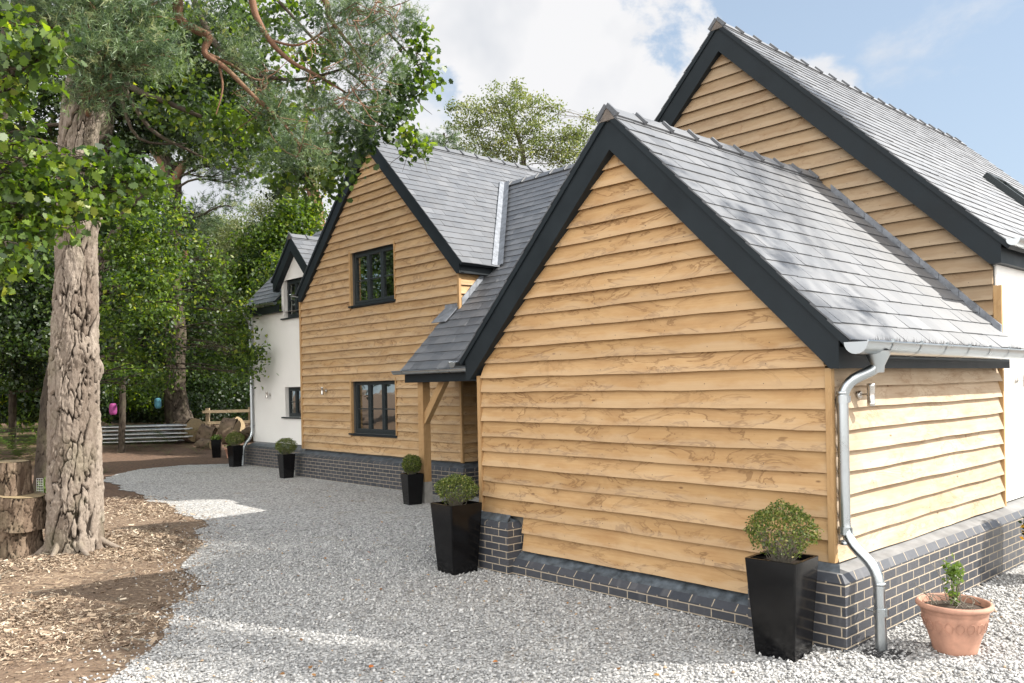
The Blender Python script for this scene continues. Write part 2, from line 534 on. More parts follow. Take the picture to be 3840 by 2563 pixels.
def npmesh(name, V, faces, matname, tint=None, parent=None, smooth=False, pattr=None):
    """V (n,3), faces (m,k) of one polygon size, tint per face"""
    me = bpy.data.meshes.new(name)
    V = np.ascontiguousarray(V, np.float32)
    faces = np.ascontiguousarray(faces, np.int32)
    m, k = faces.shape
    me.vertices.add(len(V))
    me.vertices.foreach_set('co', V.ravel())
    me.loops.add(m * k)
    me.loops.foreach_set('vertex_index', faces.ravel())
    me.polygons.add(m)
    me.polygons.foreach_set('loop_start', np.arange(0, m * k, k, dtype=np.int32))
    if smooth:
        me.polygons.foreach_set('use_smooth', np.ones(m, bool))
    me.materials.append(M[matname])
    if tint is not None:
        a = me.attributes.new('tint', 'FLOAT', 'FACE')
        a.data.foreach_set('value', np.ascontiguousarray(tint, np.float32))
    if pattr is not None:
        a = me.attributes.new(pattr[0], 'FLOAT', 'POINT')
        a.data.foreach_set('value', np.ascontiguousarray(pattr[1], np.float32))
    me.update(calc_edges=True)
    me.validate()
    o = bpy.data.objects.new(name, me)
    COL.objects.link(o)
    if parent:
        o.parent = parent
    return o


def thing(name, label, cat, loc=(0, 0, 0), group=None):
    o = bpy.data.objects.new(name, None)
    o.empty_display_size = 0.3
    COL.objects.link(o)
    o.location = loc
    o['label'] = label
    o['category'] = cat
    if group:
        o['group'] = group
    return o


def tag(o, label=None, cat=None, group=None, kind=None):
    for k, v in (('label', label), ('category', cat), ('group', group), ('kind', kind)):
        if v:
            o[k] = v
    return o


def copy_tree(o, parent=None):
    c = o.copy()
    COL.objects.link(c)
    c.parent = parent
    for ch in o.children:
        copy_tree(ch, c)
    return c


# ---- numpy noise
def _h(i, j, k):
    n = (i * 374761393 + j * 668265263 + k * 2147483647) & 0xffffffff
    n = ((n ^ (n >> 13)) * 1274126177) & 0xffffffff
    return ((n ^ (n >> 16)) & 0xffff) / 65535.0


def vnoise(P):
    P = np.asarray(P, float)
    i = np.floor(P).astype(np.int64)
    f = P - i
    f = f * f * (3 - 2 * f)
    out = 0
    for a in (0, 1):
        for b in (0, 1):
            for c in (0, 1):
                w = (f[:, 0] if a else 1 - f[:, 0]) * (f[:, 1] if b else 1 - f[:, 1]) * (f[:, 2] if c else 1 - f[:, 2])
                out = out + w * _h(i[:, 0] + a, i[:, 1] + b, i[:, 2] + c)
    return out


def worley(x, y, wrap):
    """F2-F1 of a jittered grid, x wraps with period `wrap` cells"""
    ix, iy = np.floor(x).astype(np.int64), np.floor(y).astype(np.int64)
    f1 = np.full(x.shape, 9.0)
    f2 = np.full(x.shape, 9.0)
    cid = np.zeros(x.shape)
    for a in (-1, 0, 1):
        for b in (-1, 0, 1):
            cx, cy = ix + a, iy + b
            w = np.mod(cx, wrap)
            px, py = cx + _h(w, cy, w * 0 + 11), cy + _h(w, cy, w * 0 + 57)
            d = np.hypot(px - x, py - y)
            f2 = np.where(d < f1, f1, np.minimum(f2, d))
            cid = np.where(d < f1, _h(w, cy, w * 0 + 91), cid)
            f1 = np.minimum(f1, d)
    return f2 - f1, cid


# ================================================================== THE HOUSE
house = thing('timber_house', 'large new house of oak weatherboard gables and white render under grey slate roofs', 'house', (0, 0, 0))


def clad(O, ux, n, zs, ztop, lim, material, holes=(), label=None, lap=.041, seed=1, joints=True):
    """weatherboards: zs bottom edges, lim(z)->(u0,u1); O origin, ux along, n outward"""
    rr = random.Random(seed)
    O, ux, n = (np.asarray(k, float) for k in (O, ux, n))
    mb = MB()
    zs = list(zs)
    for k, zb in enumerate(zs):
        zt = (zs[k + 1] if k + 1 < len(zs) else ztop) + 0.022
        zt_c = min(zt, ztop)
        if zt_c - zb < 0.01:
            continue
        a0, b0 = lim(zb)
        cuts = [(a0, b0)]
        for (h0, h1, z0, z1) in holes:
            if zb + 0.06 < z1 and zt_c - 0.06 > z0:
                new = []
                for (p, q) in cuts:
                    if h1 <= p or h0 >= q:
                        new.append((p, q))
                    else:
                        if h0 > p + 0.01:
                            new.append((p, h0))
                        if h1 < q - 0.01:
                            new.append((h1, q))
                cuts = new
        segs = []
        for (p, q) in cuts:
            if joints and q - p > 4.4:
                j = p + (q - p) * rr.uniform(0.3, 0.7)
                segs += [(p, j - 0.0015), (j + 0.0015, q)]
            else:
                segs.append((p, q))
        for (p, q) in segs:
            tv = rr.random()
            uo, vo = rr.uniform(0, 40), rr.uniform(0, 40)
            pb, tb = lap + rr.uniform(-.004, .006), 0.004
            dz0, dz1 = rr.uniform(-.004, .004), rr.uniform(-.004, .004)
            N = max(1, int((q - p) / 0.22))
            at0, bt0 = lim(zt_c)
            us = [p + (q - p) * i / N for i in range(N + 1)]
            row = []
            for i, u in enumerate(us):
                w = (u - p) / max(q - p, 1e-6)
                zz = zb + dz0 + (dz1 - dz0) * w + 0.0035 * math.sin(u * 2.3 + vo) + .0024 * math.sin(u * 5.9 + uo * 3) + rr.uniform(-.002, .002)
                uu_t = min(max(u, at0), bt0)
                B = O + ux * u + n * (pb + 0.002 * math.sin(u * 1.7 + uo)) + np.array([0, 0, zz])
                T = O + ux * uu_t + n * tb + np.array([0, 0, zt_c])
                W = O + ux * u + n * (-0.004) + np.array([0, 0, zz + 0.012])
                row.append((u, B, T, W, zz, uu_t))
            for i in range(N):
                u0, B0, T0, W0, z0, t0 = row[i]
                u1, B1, T1, W1, z1, t1 = row[i + 1]
                mb.face([B0, B1, T1, T0], 0, tv, [(u0 + uo, z0 - zb + vo), (u1 + uo, z1 - zb + vo), (t1 + uo, zt - zb + vo), (t0 + uo, zt - zb + vo)], [(0, 0), (1, 0), (1, 1), (0, 1)])
                mb.face([W0, W1, B1, B0], 0, tv * 0.5, [(u0 + uo, vo), (u1 + uo, vo), (u1 + uo, vo + .03), (u0 + uo, vo + .03)], [(0, .9)] * 4)
            un = p + .03
            while un < q:
                w_ = min(max(un + rr.uniform(-.02, .02), p + .02), q - .02)
                zn = zb + .045 + rr.uniform(-.006, .006)
                f_ = .045 / max(zt_c - zb, .05)
                cN = O + ux * w_ + n * (pb + (tb - pb) * f_ + .0035) + np.array([0, 0, zn])
                if zt_c - zb > .1 and at0 + .03 < w_ < bt0 - .03:
                    mb.face([cN + ux * (.0042 * math.cos(a_)) + np.array([0, 0, .0042 * math.sin(a_)]) for a_ in (0, 1.05, 2.1, 3.14, 4.2, 5.24)], 1)
                un += .58
            u0, B0, T0, W0, z0, t0 = row[0]
            mb.face([B0, T0, W0], 0, tv)
            u1, B1, T1, W1, z1, t1 = row[-1]
            mb.face([B1, W1, T1], 0, tv)
    o = mb.build('cladding', [material, 'nail'], house)
    if label:
        o['label'] = label
    return o


def slates(p0, along, L, slope, S, name='roof', expo=0.19, wid=0.25, label=None, seed=3, base=0.05):
    """slate covering: p0 eave corner, unit along * L, unit slope * S"""
    rr = random.Random(seed)
    p0, a, s = (np.asarray(k, float) for k in (p0, along, slope))
    n = np.cross(a, s)
    if n[2] < 0:
        n = -n
    mb = MB()
    rows = int(math.ceil(S / expo))
    for i in range(rows):
        x = -wid * (0.5 if i % 2 else 0.0) + 0.0
        while x < L - 0.01:
            x0, x1 = max(x, 0) + 0.0015, min(x + wid, L) - 0.0015
            x += wid
            if x1 - x0 < 0.02:
                continue
            sb = i * expo + rr.uniform(-.003, .003) - 0.0
            st = min(sb + expo * 1.25, S)
            if st - sb < 0.03:
                continue
            hb = 0.016 + rr.uniform(-.002, .004)
            ht = 0.004
            sk = rr.uniform(-.003, .003)
            tl = rr.uniform(-.002, .002)
            A = p0 + a * x0 + s * (sb + sk) + n * (hb + tl)
            B = p0 + a * x1 + s * (sb - sk) + n * (hb - tl)
            C = p0 + a * x1 + s * st + n * ht
            D = p0 + a * x0 + s * st + n * ht
            tv = min(1, max(0, rr.gauss(.5, .22)))
            mb.face([A, B, C, D], 0, tv)
            mb.face([A - n * .012, B - n * .012, B, A], 0, 0.1)
            mb.face([A, D, D - n * .01, A - n * .012], 0, 0.1)
            mb.face([B - n * .012, C - n * .01, C, B], 0, 0.1)
    # decking under the slates
    c = p0 + a * L / 2 + s * (S / 2) - n * (base / 2 + .002)
    mb.obox(c, a * (L / 2 - .004), s * (S / 2 - .004), n * (base / 2), 1)
    o = mb.build(name, ['slate', 'paint_dark'], house)
    if label:
        o['label'] = label
    return o


def ridge(parent, p0, d, L, step=0.42, w=0.15, m=1.0, lead=0.0):
    """angled ridge tiles with a raised collar at each joint; m = roof slope"""
    p0, d = np.asarray(p0, float), np.asarray(d, float)
    side = np.cross(d, [0, 0, 1.0])
    side /= np.linalg.norm(side)
    mb = MB()
    k = 0
    x = 0.0
    dn = math.sqrt(1 + m * m)
    while x < L - 0.02:
        x1 = min(x + step, L)
        tv = random.uniform(.3, .9)
        jz = random.uniform(-.004, .004)
        for sg in (-1, 1):
            v = (side * sg - np.array([0, 0, m])) / dn
            nn = (side * sg * m + np.array([0, 0, 1.0])) / dn
            c = p0 + d * (x + x1) / 2 + v * w / 2 + np.array([0, 0, jz])
            mb.obox(c, d * ((x1 - x) / 2 - .003), v * w / 2, nn * .009, 0, tv)
            # collar
            c = p0 + d * (x + .016) + v * (w / 2 + .004) + nn * .016 + np.array([0, 0, jz])
            mb.obox(c, d * .015, v * (w / 2 + .008), nn * .019, 0, 0.05)
        x = x1
        k += 1
    return mb.build('ridge_tiles', 'slate', parent)


def gable_trim(xc, zo, zi, xf, zb, y, ywall, label=None):
    """bargeboard pair, soffit and mortared verge for a 45 degree gable facing -Y"""
    out = []
    th = 0.028
    for sg in (-1, 1):
        mb = MB()
        X = lambda d: xc + sg * d
        dz = zo - zi
        di = (zi - zb)
        poly = [(X(0), y, zo), (X(0), y, zi), (X(di), y, zb), (X(xf), y, zb), (X(xf), y, zo - xf)]
        if sg < 0:
            poly = poly[::-1]
        mb.prism(poly, (0, th, 0))
        # soffit
        k = 0.045 / math.sqrt(2)
        poly = [(X(0), y + th, zi + .001), (X(di), y + th, zb + .001), (X(di) + sg * .03, y + th, zb + .031), (X(0) + sg * .0, y + th, zi + .061)]
        if sg < 0:
            poly = poly[::-1]
        mb.prism(poly, (0, ywall - y - th, 0))
        poly = [(X(di), y + th, zb), (X(xf), y + th, zb), (X(xf), y + th, zb + .02), (X(di), y + th, zb + .02)]
        mb.prism(poly if sg > 0 else poly[::-1], (0, ywall - y - th, 0))
        o = mb.build('bargeboard', 'paint_dark', house)
        mb = MB()
        poly = [(X(0), y - .006, zo + .002), (X(xf), y - .006, zo - xf + .002), (X(xf), y - .006, zo - xf + .062), (X(0), y - .006, zo + .062)]
        mb.prism(poly if sg < 0 else poly[::-1], (0, .1, 0))
        mb.build('verge', 'mortar_verge', o)
        out.append(o)
    return out


def gable_roof(xc, zo, xe_r, xe_l, y0, y1, seeds=(3, 4), ridge_to=None, step=.42):
    """two slate slopes and ridge: slate plane apex just over the verge"""
    za = zo + 0.066
    r2 = math.sqrt(.5)
    outs = []
    for sg, xe, sd in ((1, xe_r, seeds[0]), (-1, xe_l, seeds[1])):
        if xe is None:
            continue
        S = abs(xe - xc) / r2
        ze = za - abs(xe - xc)
        outs.append(slates((xe, y0, ze), (0, 1, 0), y1 - y0, (-sg * r2, 0, r2), S, seed=sd))
    ridge(outs[0], (xc, y0 - .012, za + .035), (0, 1, 0), (ridge_to or y1) - y0, step)
    # bedding at the ridge end
    mb = MB()
    mb.prism([(xc - .09, y0 + .0, za - .1), (xc + .09, y0 + .0, za - .1), (xc, y0 + .0, za + .025)], (0, .05, 0))
    mb.build('verge', 'mortar_verge', outs[0])
    return outs


def gutter(p0, p1, r=.062, out=(1, 0, 0), brk=0.45, brush=True, start=0.15):
    """half round gutter from p0 to p1 (rim centre line)"""
    p0, p1, o_ = (np.asarray(k, float) for k in (p0, p1, out))
    d = p1 - p0
    L = np.linalg.norm(d)
    d /= L
    mb = MB()
    N = 10
    dz = np.array([0, 0, 1.0])
    prof = [(r * math.cos(math.pi + math.pi * k / N), r * math.sin(math.pi + math.pi * k / N)) for k in range(N + 1)]
    prof_in = [((r - .004) * math.cos(math.pi + math.pi * k / N), (r - .004) * math.sin(math.pi + math.pi * k / N)) for k in range(N + 1)]
    nseg = max(1, int(L / .9))
    for sgm in range(nseg):
        a0, a1 = L * sgm / nseg, L * (sgm + 1) / nseg
        for pr in (prof, prof_in):
            base = len(mb.v)
            for aa in (a0, a1):
                for (x, z) in pr:
                    mb.v.append(tuple(p0 + d * aa + o_ * x + dz * z))
            for k in range(N):
                mb.f.append([base + k, base + k + 1, base + N + 2 + k, base + N + 1 + k])
                mb.m.append(0); mb.t.append(.5); mb.uv.append([(0, 0)] * 4); mb.loc.append([(0, 0)] * 4); mb.sm.append(True)
    # rolled front bead and end caps
    mb.tube([p0 + o_ * r + dz * .002, p1 + o_ * r + dz * .002], .008, 8)
    for e in (p0, p1):
        mb.face([e + o_ * x + dz * z for x, z in prof])
    g = mb.build('gutter', 'zinc', house)
    x = start
    while x < L - .05:
        mb = MB()
        q = p0 + d * x
        pr = [((r + .005) * math.cos(math.pi + math.pi * k / N), (r + .005) * math.sin(math.pi + math.pi * k / N)) for k in range(N + 1)]
        for k in range(N):
            A = [q - d * .011 + o_ * pr[k][0] + dz * pr[k][1], q + d * .011 + o_ * pr[k][0] + dz * pr[k][1], q + d * .011 + o_ * pr[k + 1][0] + dz * pr[k + 1][1], q - d * .011 + o_ * pr[k + 1][0] + dz * pr[k + 1][1]]
            mb.face(A)
        mb.obox(q + o_ * (r + .002) + dz * .012, d * .011, o_ * .009, dz * .014)
        mb.build('bracket', 'zinc', g)
        x += brk
    if brush:
        n = int(L * 260)
        t = rng.uniform(.12, L, n)
        base = p0 + d * t[:, None] + o_ * rng.uniform(-.05, .035, n)[:, None] - dz * .02
        tip = base + dz * rng.uniform(.035, .075, n)[:, None] + rng.normal(0, .016, (n, 3))
        dn = vnoise(np.c_[t * 2.2, t * 0, t * 0])
        keep = dn > .3
        base, tip = base[keep], tip[keep]
        w = np.cross(tip - base, [0.3, .7, .2])
        w = w / np.linalg.norm(w, axis=1)[:, None] * .0025
        V = np.stack([base - w, base + w, tip], 1).reshape(-1, 3)
        npmesh('gutter_brush', V, np.arange(len(V)).reshape(-1, 3), 'bristle', parent=g)
    return g


def pipe_path(pts, rad=.06):
    """round the corners of a polyline"""
    P = [np.asarray(p, float) for p in pts]
    out = [P[0]]
    for i in range(1, len(P) - 1):
        a = P[i - 1] - P[i]
        b = P[i + 1] - P[i]
        la, lb = np.linalg.norm(a), np.linalg.norm(b)
        k = min(rad, la * .48, lb * .48)
        A, B = P[i] + a / la * k, P[i] + b / lb * k
        for j in range(7):
            t = j / 6
            out.append((1 - t) ** 2 * A + 2 * t * (1 - t) * P[i] + t * t * B)
    out.append(P[-1])
    return out


def downpipe(pts, r=.04, brackets=(), n=(1, 0, 0), wall=0.0, sleeves=()):
    mb = MB()
    path = pipe_path(pts, .13)
    mb.tube(path, r, 18)
    for i in sleeves:
        a, b = np.asarray(pts[i], float), np.asarray(pts[i + 1], float)
        dd = (b - a) / np.linalg.norm(b - a)
    d = mb.build('downpipe', 'zinc', house)
    n = np.asarray(n, float)
    for (p) in brackets:
        p = np.asarray(p, float)
        mb = MB()
        mb.tube([p - np.array([0, 0, .028]), p + np.array([0, 0, .028])], r + .007, 18)
        side = np.cross(n, [0, 0, 1.0])
        mb.obox(p + n * (r + .008), n * .008, side * .012, np.array([0, 0, .024]))
        mb.tube([p - n * r, p - n * (r + .07)], .009, 8)
        mb.tube([p - side * (r + .0), p - side * (r + .05)], .011, 8)
        mb.build('bracket', 'zinc', d)
    return d


def window(x0, x1, z0, z1, y, lights, depth=.06, jamb=None, sill_out=.06, bar=.45, blind=0.0, sx=(.05, .0), room=1.6):
    """casement window in a wall facing -Y whose outer face is y"""
    w = bpy.data.objects.new('window', None)
    COL.objects.link(w)
    w.parent = house
    yf = y + depth
    mb = MB()
    fr = .045
    mb.box((x0, yf, z0), (x0 + fr, yf + .07, z1))
    mb.box((x1 - fr, yf, z0), (x1, yf + .07, z1))
    mb.box((x0 + fr, yf, z1 - fr), (x1 - fr, yf + .07, z1))
    mb.box((x0 + fr, yf - .006, z0), (x1 - fr, yf + .07, z0 + fr))
    W = (x1 - x0 - 2 * fr) / lights
    pane = MB()
    for k in range(lights):
        a, b = x0 + fr + W * k, x0 + fr + W * (k + 1)
        c = .05
        g = .004
        zz0, zz1 = z0 + fr + g, z1 - fr - g
        mb.box((a + g, yf - .014, zz0), (a + c, yf + .05, zz1))
        mb.box((b - c, yf - .014, zz0), (b - g, yf + .05, zz1))
        mb.box((a + c, yf - .014, zz1 - c), (b - c, yf + .05, zz1))
        mb.box((a + c, yf - .014, zz0), (b - c, yf + .05, zz0 + c))
        zb = zz0 + (zz1 - zz0) * bar
        mb.box((a + c, yf - .004, zb - .011), (b - c, yf + .045, zb + .011))
        tl = random.uniform(-.006, .006)
        for (q0, q1) in ((zz0 + c, zb - .011), (zb + .011, zz1 - c)):
            pane.face([(a + c, yf + .02 + tl, q0), (b - c, yf + .02 - tl, q0), (b - c, yf + .02 - tl * .6, q1), (a + c, yf + .02 + tl * .6, q1)])
    mb.build('frame', 'frame_paint', w)
    pane.build('pane', 'glass', w)
    mb = MB()
    mb.box((x0 - sx[0], y - sill_out, z0 - .035), (x1 + sx[1], yf + .03, z0 - .002))
    mb.build('sill', 'paint_dark', w)
    if jamb:
        mb = MB()
        mb.box((x0 - .055, y - .05, z0 - .0), (x0 - .002, yf + .0, z1 + .03), t=.8)
        mb.build('jamb', jamb, w)
        mb = MB()
        mb.box((x1 + .002, y - .05, z0 - .0), (x1 + .03, yf + .0, z1 + .03), t=.6)
        mb.build('jamb', jamb, w)
    else:
        mb = MB()
        mb.box((x0 - .02, y + .012, z0), (x0 - .001, yf, z1))
        mb.build('reveal', 'render_white', w)
    if blind:
        mb = MB()
        mb.box((x0 + .03, yf + .12, z1 - (z1 - z0) * blind), (x1 - .03, yf + .13, z1 - .01))
        mb.build('blind', 'blind', w)
    # the dim room behind it
    mb = MB()
    a, b, c, d = x0 - .3, x1 + .3, z0 - .4, z1 + .25
    Y0, Y1 = yf + .085, yf + room
    mb.face([(a, Y1, c), (b, Y1, c), (b, Y1, d), (a, Y1, d)])
    mb.face([(a, Y0, c), (a, Y1, c), (a, Y1, d), (a, Y0, d)])
    mb.face([(b, Y1, c), (b, Y0, c), (b, Y0, d), (b, Y1, d)])
    mb.face([(a, Y0, c), (b, Y0, c), (b, Y1, c), (a, Y1, c)])
    mb.face([(a, Y1, d), (b, Y1, d), (b, Y0, d), (a, Y0, d)])
    mb.build('room', 'interior', w)
    return w


# ------------------------------------------------------ wall cores (solid, behind the boards)
def gable_core(x0, x1, y0, y1, zb, ze, xc, za, material='interior', holes=None, name='wall'):
    mb = MB()
    poly = [(x0, y0, zb), (x1, y0, zb), (x1, y0, ze), (xc, y0, za), (x0, y0, ze)]
    if holes:
        # front face in vertical strips around the openings
        def top(x):
            return ze if za - ze < .01 else min(za - abs(x - xc), ze + max(0, (abs(x1 - xc) - abs(x - xc))))
        xs = sorted({x0, x1, xc} | {h[0] for h in holes} | {h[1] for h in holes})
        xs = [x for x in xs if x0 <= x <= x1]
        for a, b in zip(xs[:-1], xs[1:]):
            hs = sorted([(h[2], h[3]) for h in holes if h[0] <= a + 1e-6 and h[1] >= b - 1e-6])
            z = zb
            for (h0, h1) in hs:
                mb.face([(a, y0, z), (b, y0, z), (b, y0, h0), (a, y0, h0)])
                z = h1
            mb.face([(a, y0, z), (b, y0, z), (b, y0, top(b)), (a, y0, top(a))])
        for (h0, h1, z0, z1) in holes:
            for q in ([(h0, z0), (h0, z1)], [(h0, z1), (h1, z1)], [(h1, z1), (h1, z0)], [(h1, z0), (h0, z0)]):
                mb.face([(q[0][0], y0, q[0][1]), (q[1][0], y0, q[1][1]), (q[1][0], y0 + .14, q[1][1]), (q[0][0], y0 + .14, q[0][1])])
    else:
        mb.face(poly)
    b = [(p[0], y1, p[2]) for p in poly]
    mb.face(b[::-1])
    mb.face([poly[1], b[1], b[2], poly[2]])
    mb.face([poly[0], poly[4], b[4], b[0]])
    return mb.build(name, material, house)


# garage gable (nearest)
W1 = 4.074
zf = [0.243, 0.423, 0.598, 0.767, 0.937, 1.106, 1.269, 1.431, 1.594, 1.755, 1.916, 2.076]
while zf[-1] < 4.0:
    zf.append(zf[-1] + .161)
gable_core(-W1 + .02, -.02, .012, 3.75, 0.0, 2.05, -2.03, 4.10)


def lim1(z):
    h = max(0.0, 4.20 - z) if z > 2.1 else 9
    a, b = max(-W1 + .046, -2.03 - h), min(-.004, -2.03 + h)
    if z < 0.55:
        a, b = -3.40, -.52
    return a, b


clad((0, 0, 0), (1, 0, 0), (0, -1, 0), zf, 4.17, lim1, 'oak', seed=11)
zs_ = [0.603, 0.768, 0.934, 1.099, 1.269, 1.428, 1.593, 1.760, 1.925]
clad((0, 0, 0), (0, 1, 0), (1, 0, 0), zs_, 2.09, lambda z: (.004, 3.755), 'oak_sunlit', lap=.058, seed=12, label='slightly bleached oak boards, sunlight put into their pale colour')


def posts():
    mb = MB()
    mb.box((-.002, -.050, .60), (.048, .002, 2.09), t=.6)
    mb.build('corner_post', 'oak_post', house)
    mb = MB()
    mb.box((-W1 - .006, -.050, .605), (-W1 + .044, .05, 2.10), t=.4)
    mb.build('corner_post', 'oak_post', house)
    mb = MB()
    mb.box((-.02, 3.757, .60), (.058, 3.80, 2.95), t=.9)
    mb.build('corner_post', 'oak_post', house)
    mb = MB()
    mb.box((-8.684, 3.448 - .050, .61), (-8.630, 3.448 + .002, 4.06), t=.5)
    mb.build('corner_post', 'oak_post', house)
    mb = MB()
    mb.box((-14.57, 3.448 - .05, .625), (-14.50, 4.06, 4.05), t=.5)
    mb.build('corner_post', 'oak_post', house)


posts()
gable_trim(-2.03, 4.457, 4.159, 2.17, 2.06, -.11, .004)
g1roof = gable_roof(-2.03, 4.457, .235, -4.295, -.135, 3.79, (21, 22), 3.76, .42)
# eaves fascia of the side wall, gutter and its brush
mb = MB()
mb.box((.108, -.08, 2.062), (.138, 3.72, 2.22))
mb.box((.0, -.05, 2.066), (.106, 3.70, 2.084))
mb.build('fascia', 'paint_dark', house)
gutter((.318, -.215, 2.246), (.318, 4.15, 2.228), .088, (1, 0, 0), .52, start=.42)
mb = MB()
mb.box((-4.20, -.08, 2.062), (-4.17, 2.4, 2.22))
mb.build('fascia', 'paint_dark', house)
gutter((-4.325, -.205, 2.262), (-4.325, 2.3, 2.255), .062, (-1, 0, 0), .8, brush=False, start=.3)

# lead soakers where the garage roof meets the tall gable
mb = MB()
for k in range(16):
    x0 = .06 - k * .205
    x1 = x0 - .20
    if x1 < -1.96:
        break
    z0, z1 = 2.475 - (x0 - .06) * 1.0, 2.475 - (x1 - .06)
    mb.prism([(x0, 3.715, z0 - .08), (x1, 3.715, z1 - .08), (x1, 3.715, z1 + .05), (x0, 3.715, z0 + .05)], (0, .05, 0))
    mb.prism([(x0, 3.66, z0 - .085), (x1, 3.66, z1 - .085), (x1, 3.66, z1 - .077), (x0, 3.66, z0 - .077)], (0, .085, 0))
mb.build('flashing', 'lead', house)

# downpipe at the corner, its brackets, outlet and gully
dp = downpipe([(.318, .14, 2.18), (.318, .14, 2.06), (.10, .02, 1.945), (.10, .015, .79), (.345, .015, .585), (.355, .02, -.01)], .041,
              [(.10, .02, 1.83), (.10, .015, .845), (.352, .018, .28)], (1, 0, 0))
mb = MB()
mb.lathe((.318, .14, 2.025), [(.043, 0), (.046, .05), (.085, .13), (.088, .16)], 20)
mb.build('outlet', 'zinc', dp)
for z, xx, yy in ((1.865, .10, .02), (.74, .10, .015), (.47, .350, .018)):
    mb = MB()
    mb.lathe((xx, yy, z), [(.041, 0), (.0455, .004), (.0455, .022), (.041, .026)], 18)
    mb.build('collar', 'zinc', dp)
gy = thing('drain_gully', 'dark iron grid gully under the galvanised downpipe beside the brick corner', 'drain', (.40, -.03, -.006))
mb = MB()
for k in range(9):
    x = -.13 + .032 * k
    mb.box((x, -.13, .0), (x + .012, .13, .016))
    mb.box((-.13, x, -.002), (.14, x + .012, .012))
mb.build('grid', 'drain_iron', gy)

# ------------------------------------------------------ brick plinths
zrow = 0.477                       # top mortar joint of the tall plinth


def plinth_run(path, ztop, label=None, cap=.06, back=0.22, uo=0.0, capz=.05, capmat='lead_dark', gz=-.1):
    """path of plan points (outer face, walls to the left when walking); vertical brick, a splayed course and a sloping cap"""
    mb = MB()
    u = uo
    P = [np.array(p, float) for p in path]
    # inward normals per segment (to the left)
    segn = []
    for a, b in zip(P[:-1], P[1:]):
        d = (b - a) / np.linalg.norm(b - a)
        segn.append(np.array([-d[1], d[0]]))
    offs = []
    for i in range(len(P)):
        if i == 0:
            offs.append(segn[0])
        elif i == len(P) - 1:
            offs.append(segn[-1])
        else:
            n = segn[i - 1] + segn[i]
            n = n / (1 + segn[i - 1] @ segn[i])
            offs.append(n)
    zo = ztop - .075 * 10
    ch = .052
    for i, (a, b) in enumerate(zip(P[:-1], P[1:])):
        L = np.linalg.norm(b - a)
        q = lambda p, z: (p[0], p[1], z)
        f = lambda p, z, k, o: (*(p + offs[k] * o), z)
        v0 = gz - zo
        mb.face([q(a, gz), q(b, gz), q(b, ztop + .018), q(a, ztop + .018)], 0, .5, [(u, v0), (u + L, v0), (u + L, .75 + .018), (u, .75 + .018)])
        mb.face([q(a, ztop + .018), q(b, ztop + .018), f(b, ztop + .07, i + 1, ch), f(a, ztop + .07, i, ch)], 0, .5, [(u + .11, .75 + .018), (u + L + .11, .75 + .018), (u + L + .11, .75 + .066), (u + .11, .75 + .066)])
        mb.face([f(a, ztop + .07, i, ch), f(b, ztop + .07, i + 1, ch), f(b, ztop + .07 + capz, i + 1, back), f(a, ztop + .07 + capz, i, back)], 1)
        u += L
    o = mb.build('plinth', ['blue_brick', capmat], house)
    if label:
        o['label'] = label
    return o


# side: from the front pier round the corner and along both walls
plinth_run([(-.60, .06), (-.60, -.207), (.20, -.207), (.20, 14.0)], zrow, uo=.09, capmat='ledge')
# left front pier
plinth_run([(-4.30, 1.5), (-4.30, -.207), (-3.44, -.207), (-3.44, .06)], zrow - .011, uo=.05)
# low part under the boards between the piers
plinth_run([(-3.44, -.15), (-.60, -.15)], .091, uo=.02, capz=.07, back=.16)
for (x0, x1) in ((-4.24, -3.50), (-.55, .14)):
    mb = MB()
    mb.prism([(x0 + .05, -.06, .60), (x1 - .05, -.06, .60), (x1, -.155, .54), (x0, -.155, .54)], (0, .0, -.012))
    mb.build('flashing', 'lead_dark', house)

# ------------------------------------------------------ tall gable behind the garage
zB = [2.30]
while zB[-1] < 6.3:
    zB.append(zB[-1] + .166)
gable_core(-6.58, -.015, 3.792, 13.0, 0, 3.16, -3.30, 6.42)


def limB(z):
    h = max(0.0, 6.50 - z) if z > 3.2 else 9
    return max(-6.55, -3.30 - h), min(-.022, -3.30 + h)


clad((0, 3.78, 0), (1, 0, 0), (0, -1, 0), zB, 6.47, limB, 'oak_grey_shaded', seed=31, label='greyed oak boards, shade on the tall gable put into the colour')
gable_trim(-3.30, 6.778, 6.453, 3.39, 3.174, 3.67, 3.782)
b_roof = gable_roof(-3.30, 6.778, .20, -6.80, 3.645, 12.9, (41, 42), 12.6, .45)
mb = MB()
mb.box((.058, 3.70, 3.178), (.088, 12.9, 3.34))
mb.box((.0, 3.71, 3.182), (.056, 12.9, 3.20))
mb.build('fascia', 'paint_dark', house)
gutter((.225, 3.60, 3.40), (.225, 12.9, 3.38), .066, (1, 0, 0), .6, start=.3)
# rendered side wall of the tall wing
mb = MB()
mb.box((-.3, 3.802, .62), (.004, 12.9, 3.178))
o = mb.build('rendered_wall', 'render_white', house)
